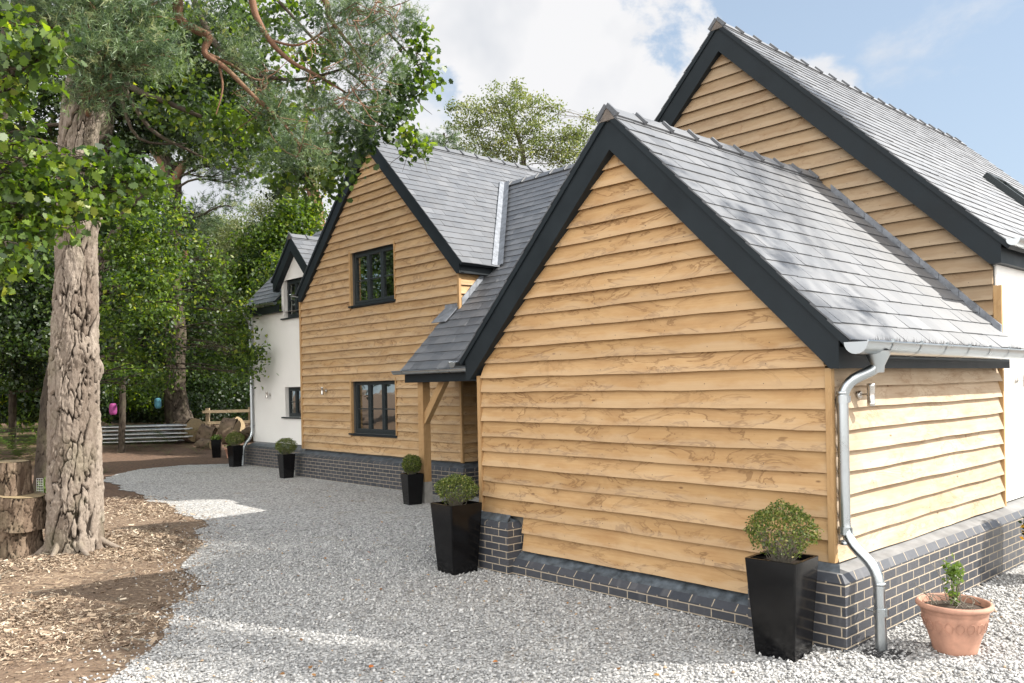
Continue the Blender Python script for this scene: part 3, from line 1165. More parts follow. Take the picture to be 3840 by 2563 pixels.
# roof window
mb = MB()
r2 = math.sqrt(.5)
sk = bpy.data.objects.new('skylight', None)
COL.objects.link(sk)
sk.parent = house
zs_top = 5.30
c0 = np.array([-1.62, 0, 6.844 - (3.30 - 1.62)])
sdir = np.array([r2, 0, -r2])
nrm = np.array([r2, 0, r2])
SL, SWd, SY = 1.18, .78, 8.5
mid = c0 + sdir * SL / 2 + np.array([0, SY + SWd / 2, 0]) + nrm * .05
for (cc, la, lb) in ((mid - np.array([0, SWd / 2 - .04, 0]), SL / 2, .04), (mid + np.array([0, SWd / 2 - .04, 0]), SL / 2, .04)):
    mb.obox(cc, sdir * la, np.array([0, lb, 0]), nrm * .055)
mb.obox(mid - sdir * (SL / 2 - .05), sdir * .05, np.array([0, SWd / 2 - .082, 0]), nrm * .06)
mb.obox(mid + sdir * (SL / 2 - .04), sdir * .04, np.array([0, SWd / 2 - .082, 0]), nrm * .05)
mb.build('frame', 'frame_paint', sk)
mb = MB()
mb.obox(mid + nrm * .018, sdir * (SL / 2 - .09), np.array([0, SWd / 2 - .085, 0]), nrm * .006)
mb.build('pane', 'glass', sk)

# ------------------------------------------------------ middle gable with two windows
Y2 = 3.448
WU = (-12.30, -10.68, 3.755, 4.875)
WL = (-12.36, -10.72, 1.045, 2.165)
holes2 = [WU, WL]
gable_core(-14.50, -8.69, Y2 + .012, 9.5, 0, 4.05, -11.53, 6.96, holes=[(h[0], h[1], h[2], h[3]) for h in holes2])
zG = [.624 + .1695 * k for k in range(38)]


def lim2(z):
    h = max(0.0, 6.95 - z) if z > 4.08 else 9
    return max(-14.50, -11.53 - h), min(-8.686, -11.53 + h)


clad((0, Y2, 0), (1, 0, 0), (0, -1, 0), [z for z in zG if z < 6.8], 6.93, lim2, 'oak_stained', seed=51,
     holes=[(h[0] - .055, h[1] + .03, h[2] - .036, h[3] + .03) for h in holes2], label='oak boards with dark water stains')
clad((-8.674, Y2, 0), (0, 1, 0), (1, 0, 0), [z for z in zG if z < 4.0], 4.06, lambda z: (.004, 3.0), 'oak', seed=52, joints=False)
gable_trim(-11.52, 7.21, 6.916, 2.97, 4.03, 3.345, Y2 + .004)
g2roof = gable_roof(-11.52, 7.21, -8.44, -14.60, 3.32, 9.6, (61, 62), 9.5, .42)
mb = MB()
mb.box((-8.58, 3.38, 4.035), (-8.55, 4.32, 4.22))
mb.box((-8.67, 3.40, 4.04), (-8.582, 4.25, 4.058))
mb.build('fascia', 'paint_dark', house)
mb = MB()
mb.prism([(-8.47, 3.5, 4.225), (-8.44, 3.5, 4.205), (-8.42, 4.25, 4.19), (-8.47, 4.25, 4.215)], (0, 0, .008))
mb.build('flashing', 'lead', house)
window(*WU, Y2, 3, jamb='oak_post', bar=.46, sx=(.10, .03))
wl_ = window(*WL, Y2, 3, jamb='oak_post', bar=.46, sx=(.12, .03), blind=.27)
for px_ in (-11.75, -11.08):
    mb = MB()
    mb.box((px_, Y2 + 1.1, .7), (px_ + .12, Y2 + 1.22, 2.4))
    mb.build('inner_post', 'oak_post', wl_)
gutter((-14.66, 3.25, 4.22), (-14.66, 4.0, 4.21), .058, (-1, 0, 0), .5, brush=False)
plinth_run([(-14.62, 4.1), (-14.62, 3.25), (-8.44, 3.25), (-8.44, 6.3)], .452, uo=.12, capz=.075, back=.22)

# ------------------------------------------------------ main roof over the porch
MS = 5.9
mroof = slates((-8.93, 2.31, 2.285), (1, 0, 0), 5.2, (0, r2, r2), 1.30 / r2, seed=71, expo=.21)
mroof2 = slates((-10.9, 3.61, 3.585), (1, 0, 0), 7.2, (0, r2, r2), 2.90 / r2, seed=72, expo=.19)
ridge(mroof2, (-10.55, 6.51, 6.53), (1, 0, 0), 6.9, .43)
mb = MB()
mb.prism([(-10.9, 6.5, 6.45), (-10.9, 9.4, 3.5), (-10.9, 6.5, 3.5)], (7.2, 0, 0))
mb.build('roof', 'slate', house)
mb = MB()
mb.box((-8.90, 2.365, 2.075), (-4.10, 2.395, 2.245))
mb.build('fascia', 'paint_dark', house)
mb = MB()
mb.prism([(-8.90, 2.396, 2.08), (-8.90, 2.396, 2.24), (-8.90, 3.40, 3.25), (-8.90, 3.40, 3.10)], (.03, 0, 0))
mb.box((-8.868, 2.397, 2.10), (-4.10, 3.44, 2.115))
mb.build('soffit', 'paint_dark', house)
gutter((-9.10, 2.285, 2.275), (-4.35, 2.285, 2.275), .06, (0, -1, 0), 1.05, start=.28)
# recess walls of the porch
clad((-8.67, 6.25, 0), (1, 0, 0), (0, -1, 0), [.61 + .1695 * k for k in range(9)], 2.12, lambda z: (.03, 2.1), 'oak', seed=77, joints=False)
mb = MB()
mb.box((-8.68, 6.26, 0), (-6.55, 6.40, 3.6))
mb.box((-6.62, 3.79, 0), (-6.585, 6.3, 3.2))
mb.build('wall', 'interior', house)
# beam, post, brace, padstone
PXc, PYc = -8.62, 2.56
mb = MB()
mb.box((PXc - .075, PYc - .075, .36), (PXc + .075, PYc + .075, 2.098), t=.4)
post = mb.build('porch_post', 'oak_post', house)
mb = MB()
bv = np.array([.53, 0, .66])
bv /= np.linalg.norm(bv)
bn = np.array([-bv[2], 0, bv[0]])
mb.obox(np.array([PXc + .075, PYc, 1.50]) + bv * .36 - bn * .03, bv * .47, np.array([0, .05, 0]), bn * .065, t=.7)
mb.build('brace', 'oak_post', post)
mb = MB()
mb.box((PXc - .085, PYc - .085, -.05), (PXc + .085, PYc + .085, .358))
mb.build('padstone', 'concrete_stone', post)
# lead: valley, apron and soakers
mb = MB()
v0 = np.array([-8.43, 4.155, 4.17])
vd = np.array([-1, 1, 1.0]) / math.sqrt(3)
VL = 2.30 * math.sqrt(3)
for k in range(6):
    a0, a1 = VL * k / 6, VL * (k + 1) / 6 + .03
    A, B = v0 + vd * a0 + np.array([0, 0, .045 + .004 * k]), v0 + vd * a1 + np.array([0, 0, .045 + .004 * k])
    mb.face([A, B, B + np.array([0, -.13 * .0 - .13, .0]) + np.array([0, 0, .012]), A + np.array([0, -.13, .012])])
    mb.face([A, A + np.array([.16, 0, .012]), B + np.array([.16, 0, .012]), B])
mb.build('flashing', 'lead', house)
mb = MB()
for k in range(5):
    y0 = 3.46 + .17 * k
    mb.prism([(-8.632, y0, y0 - .025 + .02), (-8.632, y0 + .165, y0 + .14 + .02), (-8.632, y0 + .165, y0 + .14 + .16), (-8.632, y0, y0 - .025 + .16)], (.012, 0, 0))
mb.prism([(-9.12, 3.13, 3.155), (-8.70, 3.13, 3.155), (-8.66, 3.43, 3.455), (-9.05, 3.43, 3.455)], (0, -.006, .008))
mb.box((-9.05, 3.395, 3.43), (-8.70, 3.412, 3.50))
mb.build('flashing', 'lead', house)

# ------------------------------------------------------ white wing with the dormer
YW = 4.05
WW1 = (-16.60, -15.76, 1.31, 2.07)
WW2 = (-16.56, -15.20, 3.83, 4.79)
gable_core(-18.47, -14.45, YW, 9.0, .62, 4.0, -15.88, 4.0 + .001, 'render_white', holes=[WW1, (WW2[0], WW2[1], WW2[2], 4.0)], name='rendered_wall')
mb = MB()
# dormer face
xc = -15.88
mb.face([(-16.69, YW, 4.0), (WW2[0], YW, 4.0), (WW2[0], YW, 4.69), (-16.69, YW, 4.69)])
mb.face([(WW2[1], YW, 4.0), (-15.07, YW, 4.0), (-15.07, YW, 4.69), (WW2[1], YW, 4.69)])
mb.face([(-16.69, YW, 4.69), (WW2[0], YW, 4.69), (WW2[0], YW, 4.79), (-16.59, YW, 4.79)])
mb.face([(WW2[1], YW, 4.69), (-15.07, YW, 4.69), (-15.17, YW, 4.79), (WW2[1], YW, 4.79)])
mb.face([(-16.59, YW, 4.79), (-15.17, YW, 4.79), (xc, YW, 5.48)])
mb.face([(-16.69, YW, 3.98), (-16.69, YW, 4.69), (-16.69, YW + 2, 4.69), (-16.69, YW + 2, 3.98)])
mb.face([(-15.07, YW, 3.98), (-15.07, YW + 2, 3.98), (-15.07, YW + 2, 4.69), (-15.07, YW, 4.69)])
mb.build('dormer', 'render_white', house)
window(*WW1, YW, 2, depth=.10, bar=.5, sx=(.12, .05), room=1.2)
window(*WW2, YW, 3, depth=.10, bar=.46, sx=(.10, .05), room=1.2)
gable_trim(xc, 5.78, 5.455, .985, 4.53, 3.90, YW + .004)
gable_roof(xc, 5.78, xc + 1.06, xc - 1.06, 3.875, 6.4, (81, 82), 6.2, .45)
slates((-18.62, 3.86, 4.275), (1, 0, 0), 1.90, (0, r2, r2), 2.3 / r2, seed=83)
mb = MB()
mb.box((-18.42, 3.905, 4.0), (-16.60, 3.935, 4.18))
mb.box((-18.42, 3.936, 4.003), (-16.60, 4.045, 4.02))
mb.build('fascia', 'paint_dark', house)
gutter((-18.72, 3.83, 4.25), (-16.62, 3.83, 4.24), .058, (0, -1, 0), .8, brush=False)
downpipe([(-18.40, 3.82, 4.2), (-18.40, 3.82, 4.08), (-18.40, 3.98, 3.85), (-18.40, 3.98, .80), (-18.40, 3.73, .50), (-18.40, 3.70, -.02)], .042,
         [(-18.40, 3.98, 3.2), (-18.40, 3.98, 1.9), (-18.40, 3.98, 1.05), (-18.40, 3.71, .30)], (0, -1, 0))
plinth_run([(-18.62, 8), (-18.62, 3.84), (-14.4, 3.84)], .452, uo=.02, capz=.085, back=.24)

# ------------------------------------------------------ wall lamps
LG = 'brushed steel wall lamps on the house'


def wall_lamp(p, n, label, s=1.0):
    p, n = np.asarray(p, float), np.asarray(n, float)
    t = thing('wall_lamp', label, 'wall lamp', tuple(p), LG)
    mb = MB()
    mb.tube([n * 0, n * .012, n * .022], [.034, .034, .026], 20)
    mb.build('mount', 'steel', t)
    mb = MB()
    mb.tube([n * .02, n * .075], .010, 10)
    mb.build('arm', 'steel', t)
    mb = MB()
    z = np.array([0, 0, 1.0])
    c = n * .10
    mb.tube([c - z * .088, c - z * .086, c - z * .06, c - z * .058, c + z * .058, c + z * .06, c + z * .086, c + z * .088], [.028, .031, .031, .0295, .0295, .031, .031, .028], 22)
    mb.build('lamp_tube', 'steel', t)
    return t


wall_lamp((.036, .42, 1.855), (1, 0, 0), 'steel tube lamp beside the galvanised downpipe on the sunlit pale boards')
wall_lamp((.004, 4.36, 1.93), (1, 0, 0), 'steel tube lamp on the sunlit white wall by the right picture edge')
wall_lamp((-13.42, Y2 - .036, 1.96), (0, -1, 0), 'steel tube lamp on oak boards to the left of the ground floor window')
wall_lamp((-17.42, YW, 1.88), (0, -1, 0), 'steel tube lamp on the white wall between downpipe and small window')

# ================================================================== GROUND
gravel_edge = [(-2.6, -4.75), (-3.11, -4.27), (-3.47, -3.98), (-4.08, -3.45), (-4.93, -2.94), (-5.44, -2.70), (-6.14, -2.52), (-7.09, -2.03), (-8.35, -1.455), (-9.51, -.99),
               (-11.35, -.75), (-14.3, -.44), (-17.6, -.03), (-18.35, .2), (-19.6, 1.53), (-19.85, 2.7), (-19.3, 3.4), (-18.6, 3.9)]
gpoly = gravel_edge + [(-14, 6), (-6, 7), (0, 5), (0.1, 16), (14, 16), (14, -16), (2, -16)]


def densify(poly, step=.12, jit=.035):
    out = []
    for i, (a, b) in enumerate(zip(poly, poly[1:] + poly[:1])):
        a, b = np.array(a), np.array(b)
        L = np.linalg.norm(b - a)
        n = max(1, int(L / step))
        for k in range(n):
            p = a + (b - a) * k / n
            if i < len(gravel_edge) - 1:
                p = p + rng.normal(0, jit, 2) + .09 * np.array([math.sin(3.1 * p[0] + 2 * p[1]), math.cos(2.7 * p[0] - p[1])])
            out.append(tuple(p))
    return out


gp = np.array(densify(gpoly))


def inpoly(x, y, poly):
    ins = np.zeros(x.shape, bool)
    n = len(poly)
    j = n - 1
    for i in range(n):
        xi, yi = poly[i]
        xj, yj = poly[j]
        c = ((yi > y) != (yj > y)) & (x < (xj - xi) * (y - yi) / (yj - yi + 1e-12) + xi)
        ins ^= c
        j = i
    return ins


def seg_dist(x, y, line):
    d = np.full(x.shape, 1e9)
    for (a, b) in zip(line[:-1], line[1:]):
        ax, ay, bx, by = *a, *b
        L2 = (bx - ax) ** 2 + (by - ay) ** 2
        t = np.clip(((x - ax) * (bx - ax) + (y - ay) * (by - ay)) / L2, 0, 1)
        d = np.minimum(d, np.hypot(x - ax - t * (bx - ax), y - ay - t * (by - ay)))
    return d


def gz(x, y):
    x, y = np.asarray(x, float), np.asarray(y, float)
    ins = inpoly(x, y, gpoly)
    d = seg_dist(x, y, gravel_edge)
    near = np.clip((x + 14) / 4, 0, 1)
    m = np.where(ins, 0, (.06 * (1 - np.exp(-d / .6))) * near)
    far = np.clip((-x - 19) / 12, 0, 1)
    rise = .36 * far * far * (3 - 2 * far)
    nz = (vnoise(np.c_[x.ravel() * 1.3, y.ravel() * 1.3, x.ravel() * 0]).reshape(x.shape) - .5) * .05 * np.where(ins, 0, np.clip(d / .5, 0, 1))
    return m + rise + nz - .012


def gz1(x, y):
    return float(gz(np.array([x]), np.array([y]))[0])


gx = np.unique(np.r_[np.linspace(-400, -60, 12), np.linspace(-60, -20, 60), np.linspace(-20, -2, 150), np.linspace(-2, 20, 20), np.linspace(20, 400, 12)])
gyv = np.unique(np.r_[np.linspace(-400, -20, 14), np.linspace(-20, -7, 20), np.linspace(-7, 5, 100), np.linspace(5, 40, 40), np.linspace(40, 400, 12)])
XX, YY = np.meshgrid(gx, gyv, indexing='ij')
ZZ = gz(XX, YY)
nx, ny = XX.shape
idx = np.arange(nx * ny).reshape(nx, ny)
Fq = np.stack([idx[:-1, :-1], idx[1:, :-1], idx[1:, 1:], idx[:-1, 1:]], -1).reshape(-1, 4)
o = npmesh('ground', np.stack([XX, YY, ZZ], -1).reshape(-1, 3), Fq, 'forest_floor', smooth=True)
tag(o, kind='structure', label='forest floor of bark mulch and needles')

me = bpy.data.meshes.new('gravel_drive')
me.from_pydata([(x, y, 0.0) for x, y in gp], [], [list(range(len(gp)))])
me.materials.append(M['gravel'])
go = bpy.data.objects.new('gravel_drive', me)
COL.objects.link(go)
tag(go, kind='structure', label='drive of pale grey limestone gravel')


def in_view(P, margin=60):
    d = P - CAM
    z = d @ fw
    u = 1934.3 + F * (d @ rt) / z
    v = 1449.5 - F * (d @ up) / z
    return (z > .5) & (u > -margin) & (u < 3840 + margin) & (v < 2563 + margin), z


# loose stones where the gravel is near enough to see them singly
def stones():
    N = 230000
    x = rng.uniform(-13, 5, N)
    y = rng.uniform(-6.2, 3.2, N)
    # a few strays over the border
    d = seg_dist(x, y, gravel_edge)
    ins = inpoly(x, y, [tuple(p) for p in gp])
    stray = (~ins) & (d < .55) & (rng.random(N) < .28 * np.exp(-d / .14))
    P = np.c_[x, y, np.zeros(N)]
    vis, z = in_view(P)
    keep = (ins | stray) & vis & (z < 12.5) & (rng.random(N) < np.clip((13.2 - z) / 4, .0, 1))
    keep &= ~((x > -4.2) & (x < .15) & (y > -.15)) & ~((x < -8.6) & (y > 3.2))
    P, z = P[keep], z[keep]
    stray = stray[keep]
    n = len(P)
    P[:, 2] = np.where(stray, gz(P[:, 0], P[:, 1]) + .004, rng.uniform(-.002, .010, n))
    base = np.array([[1, 0, 0], [.15, .95, .1], [-.95, .25, -.05], [-.3, -.9, .05], [.5, -.7, -.1], [.1, .1, 1], [-.35, .2, .8], [0, 0, -.7]])
    tri = np.array([[0, 1, 5], [1, 6, 5], [1, 2, 6], [2, 3, 6], [3, 5, 6], [3, 4, 5], [4, 0, 5], [1, 0, 7], [2, 1, 7], [3, 2, 7], [4, 3, 7], [0, 4, 7]])
    B = base[None] * (1 + rng.normal(0, .18, (n, 8, 1))) + rng.normal(0, .10, (n, 8, 3))
    s = np.clip(rng.lognormal(math.log(.0135), .30, n), .006, .03)
    B *= s[:, None, None] * np.stack([np.ones(n), rng.uniform(.6, .95, n), rng.uniform(.4, .75, n)], -1)[:, None, :]
    # random rotation
    a = rng.uniform(0, 2 * np.pi, n)
    tlt = rng.normal(0, .45, n)
    ca, sa, ct, st = np.cos(a), np.sin(a), np.cos(tlt), np.sin(tlt)
    X = B[..., 0] * ct[:, None] - B[..., 2] * st[:, None]
    Z = B[..., 0] * st[:, None] + B[..., 2] * ct[:, None]
    Yv = B[..., 1]
    V = np.stack([X * ca[:, None] - Yv * sa[:, None], X * sa[:, None] + Yv * ca[:, None], Z], -1) + P[:, None, :]
    Fc = (tri[None] + (np.arange(n) * 8)[:, None, None]).reshape(-1, 3)
    t = np.clip(rng.beta(2.2, 2.2, n) * .95 + np.where(rng.random(n) < .012, .6, 0), 0, 1)
    o = npmesh('gravel_stones', V.reshape(-1, 3), Fc, 'gravel_stone', np.repeat(t, 12))
    tag(o, 'loose pale grey gravel stones covering the drive', 'gravel', kind='stuff')


stones()


def chips():
    N = 420000
    x = rng.uniform(-14, -2.4, N)
    y = rng.uniform(-6.5, .5, N)
    P = np.c_[x, y, gz(x, y)]
    vis, z = in_view(P)
    ins = inpoly(x, y, [tuple(p) for p in gp])
    d = seg_dist(x, y, gravel_edge)
    dens = np.clip(vnoise(np.c_[x * .9, y * .9, x * 0 + 3]) * 2.4 - .75, .10, 1)
    keep = vis & ((~ins & (rng.random(N) < dens)) | (ins & (rng.random(N) < .22 * np.exp(-d / .16)))) & (z < 16) & (rng.random(N) < np.clip(9.5 / z, .25, 1))
    P = P[keep]
    n = len(P)
    P[:, 2] += rng.uniform(.002, .016, n)
    P[:, 2] = np.maximum(P[:, 2], .006)
    L = np.clip(rng.lognormal(math.log(.0125), .55, n), .004, .07)
    W = L * rng.uniform(.10, .38, n)
    a = rng.uniform(0, 2 * np.pi, n)
    t1 = rng.normal(0, .28, n)
    t2 = rng.normal(0, .6, n)
    ux = np.stack([np.cos(a) * np.cos(t1), np.sin(a) * np.cos(t1), np.sin(t1)], -1)
    uy = np.stack([-np.sin(a) * np.cos(t2), np.cos(a) * np.cos(t2), np.sin(t2)], -1)
    c = [P - ux * L[:, None] - uy * W[:, None] * .7, P + ux * L[:, None] * .9 - uy * W[:, None], P + ux * L[:, None] + uy * W[:, None] * .6, P - ux * L[:, None] * .8 + uy * W[:, None]]
    V = np.stack(c, 1)
    t = np.clip(rng.beta(1.6, 1.7, n), 0, 1)
    o = npmesh('bark_mulch', V.reshape(-1, 3), np.arange(n * 4).reshape(-1, 4), 'wood_chip', t)
    tag(o, 'loose wood chips and bark mulch beside the gravel', 'mulch', kind='stuff')


chips()


# ================================================================== PLANT TOOLS
OAKLEAF = np.array([(0, 0), (.10, .12), (.30, .20), (.22, .32), (.40, .46), (.28, .58), (.38, .76), (.18, .84), (0, 1.0), (-.18, .84), (-.38, .76), (-.28, .58), (-.40, .46), (-.22, .32), (-.30, .20), (-.10, .12)])
DIAMOND = np.array([(0, 0), (.32, .45), (0, 1), (-.32, .45)])
LONGLEAF = np.array([(0, 0), (.2, .4), (0, 1), (-.2, .4)])


def rand_unit(n):
    v = rng.normal(0, 1, (n, 3))
    return v / (np.linalg.norm(v, axis=1)[:, None] + 1e-9)


def leaf_faces(P, size, shape, upb=.6, droop=.3, spread=.35):
    """flat leaves at P: returns V (n*k,3), F (n,k)"""
    n = len(P)
    nrm = rand_unit(n) + np.array([0, 0, upb])
    nrm /= np.linalg.norm(nrm, axis=1)[:, None] + 1e-9
    d = rand_unit(n) - np.array([0, 0, droop])
    d -= nrm * np.sum(d * nrm, 1)[:, None]
    d /= np.linalg.norm(d, axis=1)[:, None] + 1e-9
    b = np.cross(nrm, d)
    s = size * rng.uniform(1 - spread, 1 + spread, n)
    k = len(shape)
    V = P[:, None, :] + s[:, None, None] * (shape[None, :, 0:1] * b[:, None, :] + shape[None, :, 1:2] * d[:, None, :])
    # cup the blade a little
    V += (nrm[:, None, :] * (np.abs(shape[None, :, 0:1]) * .35 - .12 * shape[None, :, 1:2] ** 2)) * s[:, None, None]
    return V.reshape(-1, 3), np.arange(n * k).reshape(n, k)


def needle_tufts(P, D, length=.07, per=16, width=.0035):
    """needle brushes at P pointing along D"""
    n = len(P)
    ph = rand_unit(n * per).reshape(n, per, 3)
    dirs = D[:, None, :] * rng.uniform(.1, 1.3, (n, per, 1)) + ph
    dirs /= np.linalg.norm(dirs, axis=2)[..., None] + 1e-9
    base = P[:, None, :] + D[:, None, :] * rng.uniform(-.08, .06, (n, per, 1))
    L = length * rng.uniform(.7, 1.2, (n, per, 1))
    tip = base + dirs * L
    side = np.cross(dirs, rand_unit(n * per).reshape(n, per, 3))
    side /= np.linalg.norm(side, axis=2)[..., None] + 1e-9
    V = np.stack([base - side * width, base + side * width, tip], 2)
    return V.reshape(-1, 3), np.arange(n * per * 3).reshape(-1, 3)


def ellip(c, r, n, shell=.5):
    """points in an ellipsoid, pushed towards its surface"""
    q = rand_unit(n) * (rng.random(n) ** shell)[:, None]
    return np.asarray(c) + q * np.asarray(r)


def limb_tube(mb, a, b, r0, r1, sag=.0, n=6, seg=7, wob=.06):
    a, b = np.asarray(a, float), np.asarray(b, float)
    L = np.linalg.norm(b - a)
    pts, rr = [], []
    j1, j2 = rng.normal(0, wob * L, 3), rng.normal(0, wob * L, 3)
    for k in range(seg + 1):
        t = k / seg
        p = a + (b - a) * t + j1 * math.sin(math.pi * t) + j2 * math.sin(2 * math.pi * t) * .6
        p[2] += sag * L * math.sin(math.pi * t)
        pts.append(p)
        rr.append(r0 + (r1 - r0) * t)
    mb.tube(pts, rr, n, cap=False)
    return pts


def path_at(path, zt):
    P = [np.asarray(p[:3], float) for p in path]
    for a, b in zip(P[:-1], P[1:]):
        if a[2] <= zt <= b[2]:
            t = (zt - a[2]) / (b[2] - a[2] + 1e-9)
            return a + (b - a) * t
    return P[-1] if zt > P[-1][2] else P[0]


def bark_trunk(name, path, mat_, parent, nth=48, dz=.05, plate=(.10, .30), depth=.03, knots=()):
    """tapered trunk along path [(x,y,z,r)...] with plated bark relief; coordinates world"""
    P = np.array([p[:3] for p in path], float)
    rad = np.array([p[3] for p in path], float)
    seglen = np.r_[0, np.cumsum(np.linalg.norm(np.diff(P, axis=0), axis=1))]
    L = seglen[-1]
    ns = max(6, int(L / dz))
    s = np.linspace(0, L, ns)
    # smooth interpolation
    C = np.stack([np.interp(s, seglen, P[:, k]) for k in range(3)], -1)
    r = np.interp(s, seglen, rad)
    ker = np.ones(max(1, int(.5 / dz) | 1))
    ker /= ker.sum()
    if len(ker) < ns // 3:
        pad = len(ker) // 2
        Cp = np.concatenate([C[:1] + (C[:1] - C[1:2]) * np.arange(pad, 0, -1)[:, None], C, C[-1:] + (C[-1:] - C[-2:-1]) * np.arange(1, pad + 1)[:, None]])
        C = np.stack([np.convolve(Cp[:, k], ker, 'valid') for k in range(3)], -1)
    T = np.gradient(C, axis=0)
    T /= np.linalg.norm(T, axis=1)[:, None]
    A = np.cross(T, [0, 1.0, 0.01])
    A /= np.linalg.norm(A, axis=1)[:, None]
    Bv = np.cross(T, A)
    th = np.linspace(0, 2 * np.pi, nth, endpoint=False)
    TH, SS = np.meshgrid(th, s)
    rm = float(rad.mean())
    cells = max(4, int(round(2 * np.pi * rm / plate[0])))
    nx_ = np.cos(TH) * 2.0
    ny_ = np.sin(TH) * 2.0
    w1 = vnoise(np.c_[nx_.ravel() * 1.2, ny_.ravel() * 1.2, SS.ravel() * 2.2]).reshape(TH.shape) - .5
    w2 = vnoise(np.c_[nx_.ravel() * 3 + 9, ny_.ravel() * 3, SS.ravel() * 6]).reshape(TH.shape) - .5
    w3 = vnoise(np.c_[nx_.ravel() * 5 + 3, ny_.ravel() * 5, SS.ravel() * 14]).reshape(TH.shape) - .5
    gx_ = TH / (2 * np.pi) * cells + w1 * 1.5 + w2 * .8 + w3 * .45
    gy_ = SS / plate[1] + w1 * .8 + w2 * .5 + w3 * .3
    Fd, cid = (q.reshape(TH.shape) for q in worley(gx_.ravel(), gy_.ravel(), cells))
    Fd2, cid2 = (q.reshape(TH.shape) for q in worley(gx_.ravel() * 2 + 5, gy_.ravel() * 2.6 + w3.ravel(), cells * 2))
    fur = np.clip(Fd / .13, 0, 1) * (.55 + .45 * np.clip(Fd2 / .09, 0, 1))
    fur = fur * fur * (3 - 2 * fur)
    fine = vnoise(np.c_[nx_.ravel() * 7, ny_.ravel() * 7, SS.ravel() * 26]).reshape(TH.shape) - .5
    big = vnoise(np.c_[nx_.ravel() * .6 + 5, ny_.ravel() * .6, SS.ravel() * .9]).reshape(TH.shape) - .5
    disp = (fur - .6) * depth + (cid - .5) * depth * .55 + (cid2 - .5) * depth * .22 + fine * depth * .35 + w3 * depth * .5 + big * depth * 1.2
    for (ks, kt, kr, kh) in knots:
        dth = np.abs(np.mod(TH - kt + np.pi, 2 * np.pi) - np.pi) * rm
        dd = np.hypot(dth, (SS - ks) * .8)
        disp += kh * np.exp(-(dd / kr) ** 2)
    flare = np.clip(1 - s / .5, 0, 1) ** 2
    rr = (r * (1 + .10 * flare))[:, None] + disp + flare[:, None] * rm * .10 * np.cos(TH * 4 + 1)
    V = C[:, None, :] + rr[..., None] * (np.cos(TH)[..., None] * A[:, None, :] + np.sin(TH)[..., None] * Bv[:, None, :])
    id_ = np.arange(ns * nth).reshape(ns, nth)
    nxt = np.roll(id_, -1, 1)
    Fq = np.stack([id_[:-1], nxt[:-1], nxt[1:], id_[1:]], -1).reshape(-1, 4)
    o = npmesh(name, V.reshape(-1, 3), Fq, mat_, None, parent, True, ('furrow', np.clip(fur + fine * .3, 0, 1).ravel()))
    a = o.data.attributes.new('plate', 'FLOAT', 'POINT')
    a.data.foreach_set('value', np.ascontiguousarray((cid * .7 + cid2 * .3).ravel(), np.float32))
    return o


def crown(name, clumps, kind, mat_, parent, size=.12, density=1.0, trunk=None, bark='bark_dark', limbs=True, rr=(.05, .012), per=26):
    """clumps [(centre, radius)] -> leaves gathered in twigs, plus the limbs that carry them"""
    VV, FF, TT, off = [], [], [], 0
    br = MB()
    for (c, r) in clumps:
        c = np.asarray(c, float)
        R3 = np.array([r * rng.uniform(.9, 1.2), r * rng.uniform(.9, 1.2), r * rng.uniform(.6, .85)])
        ntw = max(5, int(density * (55 if kind == 'needle' else 80) * (r / (size * 8)) ** 2 + 4))
        tw = ellip(c, R3, ntw, .42)
        if trunk is not None and limbs:
            j = path_at(trunk, min(c[2] - .3 * r, trunk[-1][2]))
            pts = limb_tube(br, j, c - np.array([0, 0, .1 * r]), rr[0] * (.6 + .5 * min(r, 2)), rr[1] * 1.6, .05, 6, 7)
            for q in tw[:: max(1, ntw // 9)]:
                limb_tube(br, pts[rng.integers(3, 8)], q, rr[1] * 1.3, rr[1] * .4, .03, 4, 4)
        if kind == 'needle':
            D = (tw - c) / (np.linalg.norm(tw - c, axis=1)[:, None] + 1e-9) + rand_unit(ntw) * .6 + np.array([0, 0, .5])
            D /= np.linalg.norm(D, axis=1)[:, None]
            sub = 7
            P = (tw[:, None, :] + rng.normal(0, size * 1.1, (ntw, sub, 3))).reshape(-1, 3)
            D = (np.repeat(D, sub, 0) + rand_unit(len(P)) * .7)
            D /= np.linalg.norm(D, axis=1)[:, None]
            V, Fc = needle_tufts(P, D, size, per, size * .040 + .0012)
            tt = np.repeat(np.clip(np.repeat(rng.normal(.48, .26, ntw), sub) + rng.normal(0, .2, len(P)), 0, 1), per)
        else:
            sh = {'oak': OAKLEAF, 'diamond': DIAMOND, 'long': LONGLEAF}[kind]
            sp = size * (1.25 if kind == 'oak' else 1.6)
            P = (tw[:, None, :] + rng.normal(0, sp, (ntw, per, 3)) * np.array([1, 1, .6])).reshape(-1, 3)
            V, Fc = leaf_faces(P, size, sh)
            tt = np.clip(np.repeat(rng.normal(.42, .26, ntw), per) + rng.normal(0, .16, len(P)), 0, 1)
        VV.append(V); FF.append(Fc + off); TT.append(tt)
        off += len(V)
    o = npmesh(name, np.concatenate(VV), np.concatenate(FF), mat_, np.concatenate(TT), parent)
    if br.f:
        b = br.build('limbs', bark, parent)
    return o


def shift_children(root, base):
    """move world coordinates of the children into the frame of their root at base"""
    root.location = tuple(base)
    for ch in root.children:
        ch.data.transform(Matrix.Translation(-Vector(base)))


def clump_px(lst, jit=.0):
    return [(at(u, v, d), r) for (u, v, d, r) in lst]


TG = 'woodland trees around the house'

